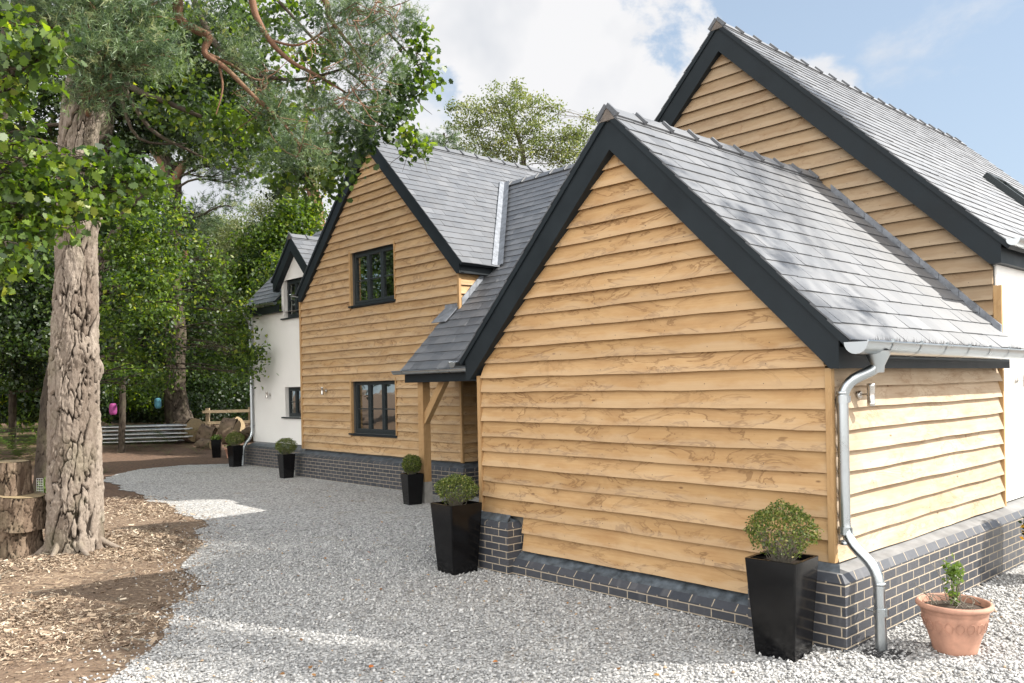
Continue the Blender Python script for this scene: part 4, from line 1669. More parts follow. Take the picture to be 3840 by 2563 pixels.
# ---- big foreground pine
b0 = (-8.32, -3.07)
T1 = [at(283, 2052, 10.3), at(281, 1750, 10.3), at(279, 1500, 10.3), at(283, 1200, 10.3), at(289, 900, 10.3), at(293, 650, 10.3), at(300, 480, 10.3), at(322, 330, 10.3), at(342, 150, 10.3), at(352, -150, 10.3), at(360, -500, 10.4)]
rad1 = [.298, .282, .262, .232, .210, .208, .216, .205, .195, .18, .165]
path1 = [(*p, r) for p, r in zip(T1, rad1)]
path1[0] = (path1[0][0], path1[0][1], -.05, path1[0][3])
pine = thing('pine_tree', 'big foreground pine with sunlit pinkish plated bark beside the log stack', 'tree', group=TG)
bark_trunk('trunk', path1, 'bark_pine', pine, 260, .014, (.11, .62), .036, knots=[(3.05, 3.6, .10, .06), (2.35, 4.4, .09, .05), (2.55, 3.3, .12, .07), (4.25, 3.9, .13, .06), (4.1, 3.1, .1, .06), (5.6, 4.6, .1, .06), (4.9, 3.2, .09, .05)])
cl = clump_px([(120, 30, 10.2, .55), (250, 40, 9.9, .6), (400, 60, 9.9, .6), (520, 40, 9.8, .55), (480, 150, 9.6, .55), (350, 170, 9.6, .5), (560, 170, 9.7, .42), (280, 120, 9.7, .45), (420, 250, 9.6, .45), (330, 300, 9.7, .40), (500, 230, 9.7, .4),
               (370, 345, 9.7, .28), (160, 130, 10.2, .4), (300, -150, 10, .9), (600, -150, 10, .9), (100, -200, 10.5, .9), (400, -420, 10.3, 1.2), (800, -300, 10.5, 1.0)])
crown('crown', cl, 'needle', 'needle', pine, .085, .85, path1, 'bark_red', per=15)
# long limbs that reach out over the drive
mb = MB()


def px_path(lst):
    return [at(u, v, d) for (u, v, d) in lst]


def smooth_path(P, k=4):
    P = [np.asarray(p) for p in P]
    out = []
    for i in range(len(P) - 1):
        p0, p1, p2, p3 = P[max(i - 1, 0)], P[i], P[i + 1], P[min(i + 2, len(P) - 1)]
        for j in range(k):
            t = j / k
            out.append(.5 * ((2 * p1) + (-p0 + p2) * t + (2 * p0 - 5 * p1 + 4 * p2 - p3) * t * t + (-p0 + 3 * p1 - 3 * p2 + p3) * t ** 3))
    out.append(P[-1])
    return out


for pts, r0, r1 in (([(352, -250, 10.4), (520, -160, 10.8), (655, -30, 11.0), (672, 70, 11.1), (740, 115, 11.1), (785, 140, 11.1), (768, 200, 11.1), (850, 260, 11.2), (960, 370, 11.3), (1060, 460, 11.4), (1130, 560, 11.4)], .085, .012),
                    ([(352, -420, 10.4), (650, -300, 11.3), (910, -60, 11.9), (960, 60, 12.0), (1010, 150, 12.0), (1090, 230, 12.1), (1200, 290, 12.2), (1300, 350, 12.3)], .075, .014),
                    ([(352, -470, 10.4), (800, -380, 11.6), (1190, -30, 12.2), (1230, 50, 12.2), (1265, 110, 12.2), (1330, 190, 12.2), (1400, 280, 12.2)], .065, .012),
                    ([(768, 200, 11.1), (860, 240, 11.4), (960, 300, 11.8), (1010, 290, 12)], .03, .008),
                    ([(820, 240, 11.2), (835, 330, 11.2), (810, 430, 11.2)], .02, .006),
                    ([(1010, 150, 12.0), (1120, 170, 12.1), (1230, 110, 12.2), (1330, 60, 12.2), (1450, 40, 12.2)], .02, .006)):
    sp = smooth_path(px_path(pts), 5)
    mb.tube(sp, list(np.linspace(r0, r1, len(sp))), 10, cap=False)
tips = [(1130, 560), (1300, 350), (1400, 280), (1010, 290), (1060, 460), (1200, 290), (1330, 60), (1450, 40), (960, 370), (1230, 110)]
for u, v in tips:
    for k in range(9):
        a = at(u + rng.uniform(-60, 20), v + rng.uniform(-40, 40), rng.uniform(11.2, 12.3))
        b = at(u + rng.uniform(-90, 150), v + rng.uniform(-110, 130), rng.uniform(11.0, 12.4))
        limb_tube(mb, a, b, .008, .003, -.05, 4, 5, .1)
mb.build('limbs', 'bark_red', pine)
cl = clump_px([(1240, 60, 12.1, .42), (1330, 30, 12.2, .42), (1430, 50, 12.2, .42), (1500, 90, 12.2, .25), (1330, 150, 12.1, .45), (1410, 190, 12.1, .42), (1300, 260, 12.1, .35), (1400, 310, 12.2, .42), (1480, 280, 12.2, .3), (1450, 390, 12.1, .25),
               (1200, 400, 12.2, .3), (1290, 420, 12.1, .35), (1360, 470, 12.0, .3), (1050, 440, 11.4, .3), (1100, 510, 11.4, .35), (1010, 400, 11.4, .3), (1140, 590, 11.4, .35), (1060, 590, 11.4, .3), (960, 130, 12, .25), (870, 170, 11.3, .3),
               (800, 60, 11.2, .3), (1100, 120, 12.2, .25), (930, 250, 11.4, .25), (1180, 520, 12, .25), (1130, 350, 12.2, .25), (1540, 60, 12.2, .15), (1250, 590, 12.3, .28), (1330, 560, 12.3, .25)])
crown('crown', cl, 'needle', 'needle', pine, .080, .85, None, per=14)
mb = MB()
for k in range(7):
    a = k * .9 + rng.uniform(-.2, .2)
    p0 = T1[0] + np.array([math.cos(a) * .24, math.sin(a) * .24, .12])
    l = rng.uniform(.25, .6)
    p1 = T1[0] + np.array([math.cos(a + .2) * (.3 + l), math.sin(a + .2) * (.3 + l), 0])
    p1[2] = max(gz1(p1[0], p1[1]), 0) - .025
    mid_ = (p0 + p1) / 2
    mid_[2] = p1[2] + .03
    sp = smooth_path([p0, mid_, p1], 5)
    mb.tube(sp, list(np.linspace(.045, .010, len(sp))), 9, cap=False)
mb.build('roots', 'bark_pine', pine)
shift_children(pine, (b0[0], b0[1], .1))

# ---- oak whose low branches cross the pine trunk (its own trunk stands out of frame)
oaktr = [(*at(-420, 2300, 7.6), .22), (*at(-400, 1500, 7.6), .2), (*at(-380, 700, 7.7), .17), (*at(-330, 0, 7.8), .13), (*at(-300, -600, 8), .09)]
oaktr[0] = (oaktr[0][0], oaktr[0][1], 0, .22)
oak1 = thing('oak_tree', 'oak with bright lobed leaves on low branches crossing the big pine trunk', 'tree', group=TG)
bark_trunk('trunk', oaktr, 'bark_dark', oak1, 40, .08, (.06, .2), .015)
cl = clump_px([(20, 60, 6.6, .20), (50, 180, 6.4, .22), (130, 150, 6.3, .12), (205, 180, 6.2, .12), (150, 215, 6.3, .10), (20, 330, 6.6, .22), (20, 500, 6.8, .24), (50, 600, 7, .25), (130, 625, 7.3, .16), (240, 610, 7.6, .2), (330, 620, 8, .22),
               (430, 610, 8.2, .25), (500, 650, 8.4, .24), (570, 660, 8.6, .18), (90, 710, 7.2, .28), (200, 720, 7.5, .26), (300, 720, 7.9, .26), (400, 720, 8.2, .24), (480, 720, 8.4, .22), (50, 810, 7.3, .26), (150, 800, 7.5, .24), (250, 800, 7.8, .22),
               (370, 800, 8.3, .16), (15, 900, 7, .20), (90, 880, 7.4, .2), (190, 850, 7.6, .15), (10, 1000, 7.2, .14), (-80, 300, 6.6, .4), (-90, 700, 7.2, .5), (-80, 1000, 7.4, .3), (-120, 0, 6.8, .5)])
crown('crown', cl, 'oak', 'leaf_oak', oak1, .080, .36, oaktr, 'bark_dark', per=13, rr=(.022, .006))
mb = MB()
for pts, r0, r1 in (([(-300, 760, 7.7), (60, 690, 7.6), (170, 695, 7.7), (300, 705, 8.0), (430, 690, 8.3), (600, 650, 8.7)], .028, .006), ([(-300, 330, 7.7), (-40, 270, 6.6), (80, 255, 6.4), (160, 235, 6.3)], .02, .005), ([(-300, 620, 7.7), (0, 560, 7), (120, 520, 7), (260, 560, 7.6)], .02, .005)):
    sp = smooth_path(px_path(pts), 4)
    mb.tube(sp, list(np.linspace(r0, r1, len(sp))), 8, cap=False)
mb.build('limbs', 'bark_dark', oak1)
shift_children(oak1, (oaktr[0][0], oaktr[0][1], 0))

# ---- oak hanging over the middle gable
oak2p = [(*at(-250, 1850, 14.5), .3), (*at(-180, 900, 14.5), .26), (*at(100, 0, 14), .2), (*at(500, -600, 13.6), .14), (*at(900, -700, 13), .1)]
oak2p[0] = (oak2p[0][0], oak2p[0][1], 0, .3)
oak2 = thing('oak_tree', 'tall oak whose light green sprays hang down over the middle gable roof', 'tree', group=TG)
bark_trunk('trunk', oak2p, 'bark_dark', oak2, 40, .1, (.07, .25), .02)
cl = clump_px([(1560, 130, 12.6, .2), (1580, 180, 12.6, .16), (1540, 260, 12.6, .2), (1600, 270, 12.6, .18), (1590, 320, 12.6, .15), (1530, 340, 12.5, .22), (1480, 340, 12.5, .25), (1450, 410, 12.4, .28), (1500, 430, 12.4, .22), (1430, 480, 12.3, .25), (1500, 490, 12.3, .17),
               (1540, 540, 12.2, .15), (1565, 565, 12.2, .12), (1380, 520, 12.3, .22), (1330, 500, 12.4, .3), (1290, 600, 12.3, .22), (1240, 560, 12.4, .28), (1200, 620, 12.4, .3), (1150, 660, 12.4, .28), (1270, 660, 12.3, .2), (1100, 680, 12.5, .25), (1210, 700, 12.5, .22), (1060, 620, 12.6, .25),
               (1100, 420, 13, .4), (1000, 500, 13.2, .4), (1150, 300, 13, .3), (1050, 200, 13.2, .35), (1180, 180, 13, .25), (1230, 190, 12.8, .25), (960, 620, 13, .3), (900, 440, 13.4, .45), (820, 520, 13.6, .4), (760, 350, 13.6, .45), (880, 60, 13.6, .5), (700, 60, 13.6, .4), (1000, 60, 13.4, .35), (620, 260, 13.6, .4), (1090, 30, 13.3, .3), (700, 460, 13.8, .4), (600, 420, 13.8, .4)])
crown('crown', cl, 'oak', 'leaf_oak', oak2, .095, .42, None, per=12)
mb = MB()
for pts, r0, r1 in (([(100, 0, 14), (450, 300, 13.8), (640, 390, 13.6), (760, 440, 13.5)], .07, .03), ([(500, -600, 13.6), (760, 80, 13.6), (900, 250, 13.4), (960, 280, 13.3), (1110, 300, 13), (1250, 270, 12.8), (1340, 235, 12.7)], .06, .012), ([(500, -600, 13.6), (1150, 120, 13), (1380, 330, 12.6), (1500, 480, 12.4), (1560, 560, 12.2)], .03, .005),
                    ([(500, -600, 13.6), (1300, 0, 12.8), (1520, 190, 12.6), (1590, 300, 12.6), (1570, 380, 12.6), (1620, 430, 12.5)], .025, .003), ([(900, 250, 13.4), (1050, 430, 13), (1160, 560, 12.6), (1190, 690, 12.5)], .025, .005),
                    ([(450, 300, 13.8), (560, 480, 14), (700, 560, 14), (780, 600, 14)], .045, .012), ([(450, 350, 13.8), (520, 520, 14), (700, 540, 14.2)], .04, .01)):
    sp = smooth_path(px_path(pts), 4)
    mb.tube(sp, list(np.linspace(r0, r1, len(sp))), 8, cap=False)
for (u, v, d, r) in [(1560, 200, 12.6, 1), (1530, 300, 12.6, 1), (1480, 400, 12.4, 1), (1540, 540, 12.2, 1), (1250, 600, 12.4, 1), (1150, 650, 12.4, 1)]:
    for k in range(8):
        limb_tube(mb, at(u, v, d), at(u + rng.uniform(-90, 70), v + rng.uniform(-60, 110), d + rng.uniform(-.3, .3)), .006, .002, 0, 4, 5, .1)
mb.build('limbs', 'bark_dark', oak2)
crown('crown', clump_px([(440, 120, 17, .5), (540, 90, 17, .5), (640, 160, 17, .5), (720, 80, 17.5, .5), (820, 130, 17.5, .5), (900, 40, 17, .45), (480, 260, 17, .5), (570, 300, 17, .45), (660, 330, 17.5, .5), (760, 280, 17.5, .55), (850, 330, 17.5, .5), (930, 210, 17, .4), (500, 400, 17, .45), (600, 470, 17.5, .45), (700, 540, 17.5, .4), (800, 430, 17.5, .5), (900, 520, 17, .4), (980, 420, 17, .4), (1040, 560, 17, .35), (1010, 300, 17, .3), (960, 110, 17, .3), (1180, 40, 16.5, .3), (420, 560, 17, .4), (520, 560, 17.5, .4), (1120, 640, 16, .3), (1230, 660, 16, .25), (1060, 700, 16.5, .25)]), 'diamond', 'leaf_dark', oak2, .10, .8, None, per=22)
shift_children(oak2, (oak2p[0][0], oak2p[0][1], 0))


# ---- woodland trees behind, each with its own trunk
def wood_tree(name, label, base, trunk_px, clumps, kind, leaf, size, dens, bark='bark_dark', per=26, rr=(.05, .012), plate=(.09, .3), depth=.02, nth=28, dz=.12):
    """base (u, v, d, r0); trunk_px [(u, v, d, r)...]"""
    root = thing(name, label, 'tree', group=TG)
    u, v, d, r0 = base
    p = at(u, v, d)
    z0 = gz1(p[0], p[1])
    path = [(p[0], p[1], z0 - .05, r0)] + [(*at(a, b, c), e) for (a, b, c, e) in trunk_px]
    bark_trunk('trunk', path, bark, root, nth, dz, plate, depth)
    crown('crown', clump_px(clumps), kind, leaf, root, size, dens, path, bark, rr=rr, per=per)
    shift_children(root, (p[0], p[1], z0))
    return root


wood_tree('broadleaf_tree', 'dark leaning trunk with ivy foot half hidden behind the big pine', (168, 1842, 16.8, .21), [(195, 1500, 16.8, .19), (290, 1000, 16.8, .17), (392, 480, 16.8, .15), (430, 200, 16.8, .13)],
          [(380, 420, 17.5, .8), (250, 380, 17, .8), (120, 300, 17, .9), (60, 480, 17, .8), (480, 330, 17.5, .8), (330, 180, 18, 1.0), (80, 150, 17.5, .9), (600, 120, 18, .9), (540, 480, 18, .6)], 'diamond', 'leaf_dark', .11, .55, nth=60, dz=.05)
wood_tree('slender_tree', 'slender dark trunk standing alone on the mulch by the pink lantern', (455, 1692, 26, .09), [(460, 1500, 26, .085), (455, 1250, 26, .08), (470, 900, 26, .08), (500, 600, 26, .06)],
          [(480, 700, 26, 1.2), (560, 800, 26, 1.1), (420, 820, 26, 1.0), (520, 950, 26, 1.0), (600, 1000, 25, .9), (450, 1080, 25, .9), (560, 1150, 25, .9)], 'diamond', 'leaf_oak', .13, .8)
wood_tree('oak_tree', 'broad young oak with sunlit drooping sprays between the two big pines', (330, 1700, 21, .12), [(340, 1400, 21, .11), (370, 1000, 21, .10), (460, 800, 21, .08), (560, 700, 21, .04)],
          [(500, 840, 20, .7), (580, 880, 20.5, .6), (450, 930, 20, .6), (530, 990, 20, .55), (590, 1060, 19.5, .5), (480, 1100, 19.5, .6), (640, 980, 20.5, .35), (720, 900, 21, .28), (790, 970, 21, .3), (840, 1060, 21.5, .3), (880, 1160, 21.5, .32), (905, 1240, 21.5, .3), (930, 1330, 21.3, .3), (955, 1320, 21.2, .2), (930, 1400, 21.4, .28),
           (430, 1220, 20, .6), (540, 1200, 20.5, .55), (600, 1180, 20.5, .35), (480, 1320, 21, .5), (570, 1340, 21, .5), (420, 1400, 22, .5), (540, 1430, 22, .4), (610, 1420, 22, .3), (760, 1330, 22, .28), (820, 1380, 22, .25), (870, 1330, 22, .25), (740, 1130, 21, .25), (620, 1290, 21, .3)], 'diamond', 'leaf_oak', .115, .62, per=20, rr=(.025, .008))
wood_tree('broadleaf_tree', 'dark green tree filling the left edge behind the fern bank', (45, 1640, 27, .10), [(50, 1300, 25, .10), (70, 900, 25, .13), (90, 600, 25, .08)],
          [(60, 980, 24, 1.2), (200, 1040, 24, 1.2), (120, 1200, 24, 1.2), (30, 1300, 24, 1.0), (220, 1280, 24, 1.1), (360, 1080, 25, 1.1), (380, 1280, 25, 1.0), (100, 1400, 25, 1.0), (330, 1430, 26, .9), (-60, 1100, 24, 1.2), (200, 850, 25, 1.1), (40, 800, 25, 1.2), (350, 900, 26, 1.0)], 'diamond', 'leaf_dark', .13, .75)
wood_tree('pine_tree', 'old leaning pine with dark ridged bark standing among cut logs', (700, 1655, 31, .46), [(668, 1560, 31, .42), (655, 1450, 31, .33), (660, 1250, 31, .31), (645, 1050, 31, .29), (640, 850, 31, .30), (650, 700, 31, .27), (640, 620, 31, .2), (600, 560, 31, .16), (540, 420, 31, .12)],
          [(600, 430, 31, 1.3), (690, 500, 30.5, 1.4), (800, 560, 30.5, 1.4), (880, 480, 30.5, 1.4), (760, 400, 31, 1.5), (940, 560, 30.5, 1.1), (530, 380, 31, 1.2), (650, 300, 31, 1.5), (890, 690, 30.5, .5), (870, 770, 30.5, .5), (560, 540, 31, .9), (960, 650, 30.5, .5), (830, 650, 30.5, .6), (720, 610, 30.5, .5), (1000, 480, 30.5, .9),
           (850, 300, 31, 1.3), (980, 350, 31, 1.1), (560, 200, 32, 1.4), (760, 180, 32, 1.4), (620, 740, 31, .5), (760, 800, 31.5, .8), (720, 850, 32, .9)], 'needle', 'needle', .18, 1.5, 'bark_dark', per=13, rr=(.06, .012), plate=(.11, .5), depth=.07, nth=96, dz=.05)
mbp = [o for o in COL.objects if o.name.startswith('pine_tree')][-1]
off_ = Vector(mbp.location)
for pts, r0, r1 in (([(650, 690, 31), (690, 620, 30.8), (760, 570, 30.5), (860, 520, 30.5)], .2, .07), ([(645, 680, 31), (600, 600, 31), (560, 560, 31), (480, 520, 31)], .2, .06), ([(640, 640, 31), (625, 580, 31), (640, 500, 31)], .12, .05), ([(660, 1030, 31), (690, 960, 31), (700, 940, 31)], .12, .1)):
    sp = smooth_path(px_path(pts), 4)
    mb = MB()
    mb.tube(sp, list(np.linspace(r0, r1, len(sp))), 10, cap=True)
    o = mb.build('limb', 'bark_red', mbp)
    o.data.transform(Matrix.Translation(-off_))
wood_tree('birch_tree', 'pale feathery birch catching sunlight far behind the white wing', (830, 1600, 44, .2), [(835, 1300, 44, .17), (850, 1050, 44, .1), (860, 940, 44, .05)],
          [(790, 860, 43, 1.6), (850, 930, 43, 1.9), (920, 900, 43, 1.6), (830, 1040, 43, 2.0), (930, 1020, 42, 1.8), (880, 1140, 42, 1.9), (760, 1120, 42, 1.5), (820, 1240, 42, 1.6), (780, 1000, 44, 1.6), (960, 1130, 43, 1.5)], 'long', 'leaf_pale', .15, .75, 'bark_birch', per=30)
wood_tree('broadleaf_tree', 'bright green round tree rising directly behind the white dormer wing', (1010, 1600, 34, .2), [(1020, 1300, 34, .18), (1050, 950, 34, .12), (1080, 800, 34, .06)],
          [(1010, 900, 33, 1.1), (1100, 810, 33, 1.2), (1150, 900, 33, 1.0), (970, 1000, 33, 1.0), (1030, 1020, 33, 1.1), (920, 1080, 33, .8), (1060, 900, 33, 1.1), (1160, 790, 33.5, .7), (940, 1180, 33, .9), (900, 1250, 33, .8)], 'diamond', 'leaf_oak', .15, .85)
wood_tree('birch_tree', 'pale willowy birch between the bright green tree and the old pine', (960, 1600, 40, .18), [(960, 1300, 40, .15), (985, 1000, 40, .09), (1000, 880, 40, .05)],
          [(960, 880, 39, 1.4), (1030, 790, 39, 1.2), (1000, 930, 39, 1.3), (1080, 740, 39, .9), (920, 960, 39, 1.2)], 'long', 'leaf_pale', .14, .7, 'bark_birch', per=30)
wood_tree('pine_tree', 'reddish trunked pine rising just left of the middle gable', (1215, 1600, 36, .32), [(1212, 1200, 36, .31), (1200, 880, 36, .29), (1185, 760, 36, .27), (1165, 700, 36, .22), (1140, 600, 36, .16), (1150, 400, 36, .1)],
          [(1090, 640, 36, 1.0), (1180, 560, 36, 1.2), (1260, 480, 36, 1.1), (1080, 520, 36, 1.2), (1150, 420, 36, 1.2), (1040, 700, 36, .6), (1240, 620, 36, .8), (1300, 390, 36, .9)], 'needle', 'needle', .17, .7, 'bark_red', per=14, rr=(.08, .02))
wood_tree('birch_tree', 'light airy birch showing sky through it behind the main roof', (1960, 1560, 29, .16), [(1965, 1200, 29, .14), (1975, 800, 29, .11), (1960, 560, 29, .07), (1900, 400, 29, .03)],
          [(1740, 470, 28.5, .55), (1800, 420, 28.5, .7), (1790, 540, 28.5, .6), (1870, 370, 28.5, .6), (1880, 470, 28.5, .8), (1960, 400, 28.5, .75), (1930, 340, 28.5, .4), (2000, 480, 28.5, .8), (1950, 560, 28.5, .8), (2060, 400, 28.5, .45), (2060, 550, 28.5, .7), (2130, 500, 28.5, .55), (2160, 560, 28.5, .6), (2210, 450, 28.5, .3), (2190, 510, 28.5, .45), (1870, 560, 28.5, .6), (2110, 600, 28.5, .6), (1700, 400, 28.5, .25)], 'diamond', 'leaf_birch', .085, .36, 'bark_birch', per=26, rr=(.02, .006))
wood_tree('pine_tree', 'low dark pine top peeping over the middle gable ridge', (1660, 1560, 42, .25), [(1660, 1000, 42, .2), (1665, 600, 42, .1), (1665, 500, 42, .04)],
          [(1590, 560, 42, 1.0), (1660, 530, 42, 1.0), (1730, 550, 42, .9), (1620, 530, 42, .6), (1690, 510, 42, .5), (1560, 600, 42, 1.0), (1780, 590, 42, 1.0)], 'needle', 'needle', .2, .7, 'bark_dark', per=14)
wood_tree('broadleaf_tree', 'bushy green tree over the white wing roof, added to shade the wood floor', (1240, 1600, 29, .14), [(1240, 1300, 29, .12), (1235, 1100, 29, .07)],  # clumps hidden behind the gable roof are added to block sun from the ground
          [(1230, 1000, 28.5, 1.1), (1290, 1080, 28.5, 1.0), (1180, 1060, 28, .9), (1220, 1180, 28, 1.1), (1120, 1120, 28, .8), (1060, 1010, 28.5, .7), (1000, 1100, 28.5, .6), (1300, 950, 29.5, .9), (1110, 980, 29, .7), (1350, 980, 27, 1.1), (1450, 900, 26.5, 1.1), (1550, 820, 26.2, 1.1), (1400, 1080, 26, 1.1), (1310, 1150, 26, 1.0), (1500, 980, 25.8, 1.1), (1640, 800, 26, 1.0), (1430, 1200, 25.5, 1.0), (1250, 1250, 26.5, .9)], 'diamond', 'leaf_oak', .13, .8)
wood_tree('broadleaf_tree', 'dark rounded tree behind the corner of the white wing, added to shade the wood floor', (1180, 1600, 33, .15), [(1180, 1300, 33, .12), (1175, 1050, 33, .07)],  # second tree added for the shade it casts on the woodland ground
          [(1160, 1000, 32.5, 1.2), (1250, 980, 32.5, 1.2), (1080, 1100, 32, 1.1), (1180, 1150, 32, 1.2), (990, 1180, 32, .8), (1000, 1010, 32.5, .8), (940, 1300, 32, .6)], 'diamond', 'leaf_dark', .13, .9)
# more of the wood, standing deeper in
deep = [((250, 1620, 38, .22), 'leaf_dark', [(150, 700), (300, 760), (230, 900), (120, 950), (330, 1000), (200, 1100), (100, 1250), (300, 1250), (220, 1400)], 'dense dark tree deep in the wood behind the leaning trunk'),
        ((560, 1610, 40, .22), 'leaf_dark', [(480, 900), (600, 950), (540, 1080), (660, 1100), (440, 1080), (600, 1220), (480, 1280), (640, 1330), (720, 1230), (560, 1400), (750, 1400), (680, 1470)], 'dense dark tree deep in the wood behind the blue lantern'),
        ((-50, 1620, 36, .22), 'leaf_oak', [(-50, 500), (40, 600), (-80, 700), (60, 760), (-20, 880), (80, 1000), (-60, 1150), (30, 350), (90, 200)], 'mid green tree cut by the left edge of the picture'),
        ((900, 1610, 46, .22), 'leaf_oak', [(820, 1180), (900, 1240), (960, 1200), (860, 1340), (940, 1360), (800, 1380), (880, 1440), (960, 1450), (780, 1280)], 'green tree behind the post and rail fence next to the white wall'),
        ((320, 1610, 30, .15), 'leaf_oak', [(260, 1180), (340, 1300), (240, 1400), (420, 1420), (330, 1480), (180, 1460), (480, 1460), (120, 1500), (60, 1450)], 'low leafy sapling behind the ferns and the pink lantern')]
for base, lf, pts, lab in deep:
    u, v, d, r0 = base
    wood_tree('broadleaf_tree', lab, base, [(u, max(1300, min(b for a, b in pts) + 150), d, r0 * .8), (u + 20, min(b for a, b in pts) + 120, d, r0 * .4)], [(a, b, d + rng.uniform(-2, 2), rng.uniform(1.1, 1.7) * d / 38) for a, b in pts], 'diamond', lf, .18, .8, per=26)


# the far wood as one mass, and understorey along the fence
def leaf_mass(name, label, boxes, n, size, mat_):
    P = []
    for (u0, u1, v0, v1, d0, d1, w) in boxes:
        k = int(n * w)
        uu, vv, dd = rng.uniform(u0, u1, k), rng.uniform(v0, v1, k), rng.uniform(d0, d1, k)
        Q = CAM + dd[:, None] * (fw + rt * ((uu - 1934.3) / F)[:, None] - up * ((vv - 1449.5) / F)[:, None])
        nn = vnoise(Q * .55)
        P.append(Q[nn > .36])
    P = np.concatenate(P)
    V, Fc = leaf_faces(P, size, DIAMOND)
    o = npmesh(name, V, Fc, mat_, np.clip(vnoise(P * .8) * .7 + rng.normal(0, .15, len(P)), 0, 1))
    return tag(o, label, 'woodland', kind='stuff')


leaf_mass('woodland', 'far dark woodland closing the view behind the fence', [(-500, 760, 850, 1600, 50, 64, .5), (700, 1350, 950, 1600, 52, 64, .35), (-500, 500, 500, 900, 52, 64, .2)], 95000, .34, 'leaf_dark')
leaf_mass('undergrowth', 'leafy undergrowth along the foot of the fence', [(-200, 980, 1400, 1585, 37, 46, 1.0), (-100, 420, 1420, 1560, 28, 34, .35), (420, 760, 1480, 1580, 33, 36, .12)], 42000, .16, 'leaf_dark')

# trees on the other side of the drive (seen mirrored in the windows)
proto = [o for o in COL.objects if o.name.startswith('broadleaf_tree')]
src = [o for o in proto if 'left edge behind' in o['label']][0]
for k, (x, y, rz, s) in enumerate([(-33, -10, .5, 1.2), (-30, -16, 1.7, 1.3), (-39, -8, 2.9, 1.3), (-26, -21, 4.0, 1.4), (-37, -17, 5.2, 1.5), (-44, -12, .9, 1.5), (-31, -25, 2.2, 1.5)]):
    c = copy_tree(src)
    c.location = (x, y, 0)
    c.rotation_euler = (0, 0, rz)
    c.scale = (s, s, s)
    c['label'] = 'broadleaf tree across the drive, seen only mirrored in the house windows'
    c['group'] = 'trees mirrored in the windows'
# a tree to the right of the house whose spray throws leaf shadow on the garage roof; more clumps added to shade the gravel
rtp = thing('birch_tree', 'tree standing right of the house outside the picture', 'tree', (9.2, 6.5, 0), TG)
bark_trunk('trunk', [(9.2, 6.5, -.05, .14), (9.0, 6.4, 3, .12), (8.7, 6.2, 7, .08), (8.4, 6.0, 9.5, .04)], 'bark_birch', rtp, 20, .2)
S3 = np.array([.927, .862, 1.0])
crown('crown', [(np.array([-.55, .25, 2.95]) + S3 * 6.6, .14), (np.array([-.1, .7, 2.5]) + S3 * 6.8, .18), (np.array([-.95, .2, 3.3]) + S3 * 7.0, .09), (np.array([-6.75, -1.0, 0]) + S3 * 13, .65), (np.array([-7.0, -1.6, 0]) + S3 * 13.4, .5), (np.array([-6.5, -1.6, 0]) + S3 * 12.6, .45), (np.array([-7.6, -1.75, 0]) + S3 * 13.2, .4)] + [(np.array([a, b, 0]) + S3 * (10 + .15 * k), r_) for k, (a, b, r_) in enumerate([(-4.7, -3.75, .3), (-4.1, -3.65, .36), (-3.5, -3.45, .4), (-2.9, -3.15, .42), (-2.3, -2.85, .42), (-1.8, -2.5, .4), (-1.45, -2.1, .36), (-1.1, -1.7, .34), (-.85, -1.3, .28), (-2.0, -2.9, .3), (-2.6, -3.4, .25), (-3.6, -3.75, .22), (-5.1, -3.9, .24), (-4.6, -3.65, .26), (-4.1, -3.45, .27), (-3.6, -3.22, .27), (-3.1, -3.0, .27), (-2.6, -2.77, .27), (-2.1, -2.5, .27), (-1.72, -2.15, .26), (-1.6, -1.8, .26), (-1.3, -1.45, .26), (-1.0, -1.1, .24)])] + [(np.array([a, b, 0]) + S3 * 13.3, .5) for (a, b) in ((-7.3, -1.15), (-6.6, -1.95), (-8.0, -1.75), (-6.5, -.9))], 'diamond', 'leaf_birch', rtp, .10, .55, [(9.2, 6.5, -.05, .14), (9.0, 6.4, 3, .12), (8.7, 6.2, 7, .08), (8.4, 6.0, 9.5, .04)], 'bark_birch', per=12, rr=(.012, .004))
shift_children(rtp, (9.2, 6.5, 0))

# ================================================================== POTS AND BOX BALLS
PG = 'clipped box balls in tall black planters'


def planter(loc, rz, s=1.0):
    t = thing('box_ball_planter', '', 'planter', loc, PG)
    h, a, b = .70 * s, .195 * s, .150 * s
    mb = MB()

    def ring(hw, z, rad=.02):
        out = []
        for (sx, sy, a0) in ((1, 1, 0), (-1, 1, 90), (-1, -1, 180), (1, -1, 270)):
            for k in range(4):
                an = R(a0 + 30 * k)
                out.append((sx * (hw - rad) + rad * math.cos(an), sy * (hw - rad) + rad * math.sin(an), z))
        return out
    prof = [(b, 0), (b + (a - b) * .985, h * .985), (a, h), (a - .004, h + .002), (a - .026, h), (a - .03, h - .07)]
    base = len(mb.v)
    for hw, z in prof:
        mb.v += ring(hw * 1.0, z, .014)
    n = 16
    for i in range(len(prof) - 1):
        for k in range(n):
            k2 = (k + 1) % n
            mb.f.append([base + i * n + k, base + i * n + k2, base + (i + 1) * n + k2, base + (i + 1) * n + k])
            mb.m.append(0); mb.t.append(.5); mb.uv.append([(0, 0)] * 4); mb.loc.append([(0, 0)] * 4); mb.sm.append(False)
    mb.build('pot', 'black_glaze', t)
    mb = MB()
    mb.face([(x, y, h - .045) for (x, y, z) in ring(a - .02, 0)])
    mb.build('soil', 'soil', t)
    t.rotation_euler = (0, 0, rz)
    return t, h


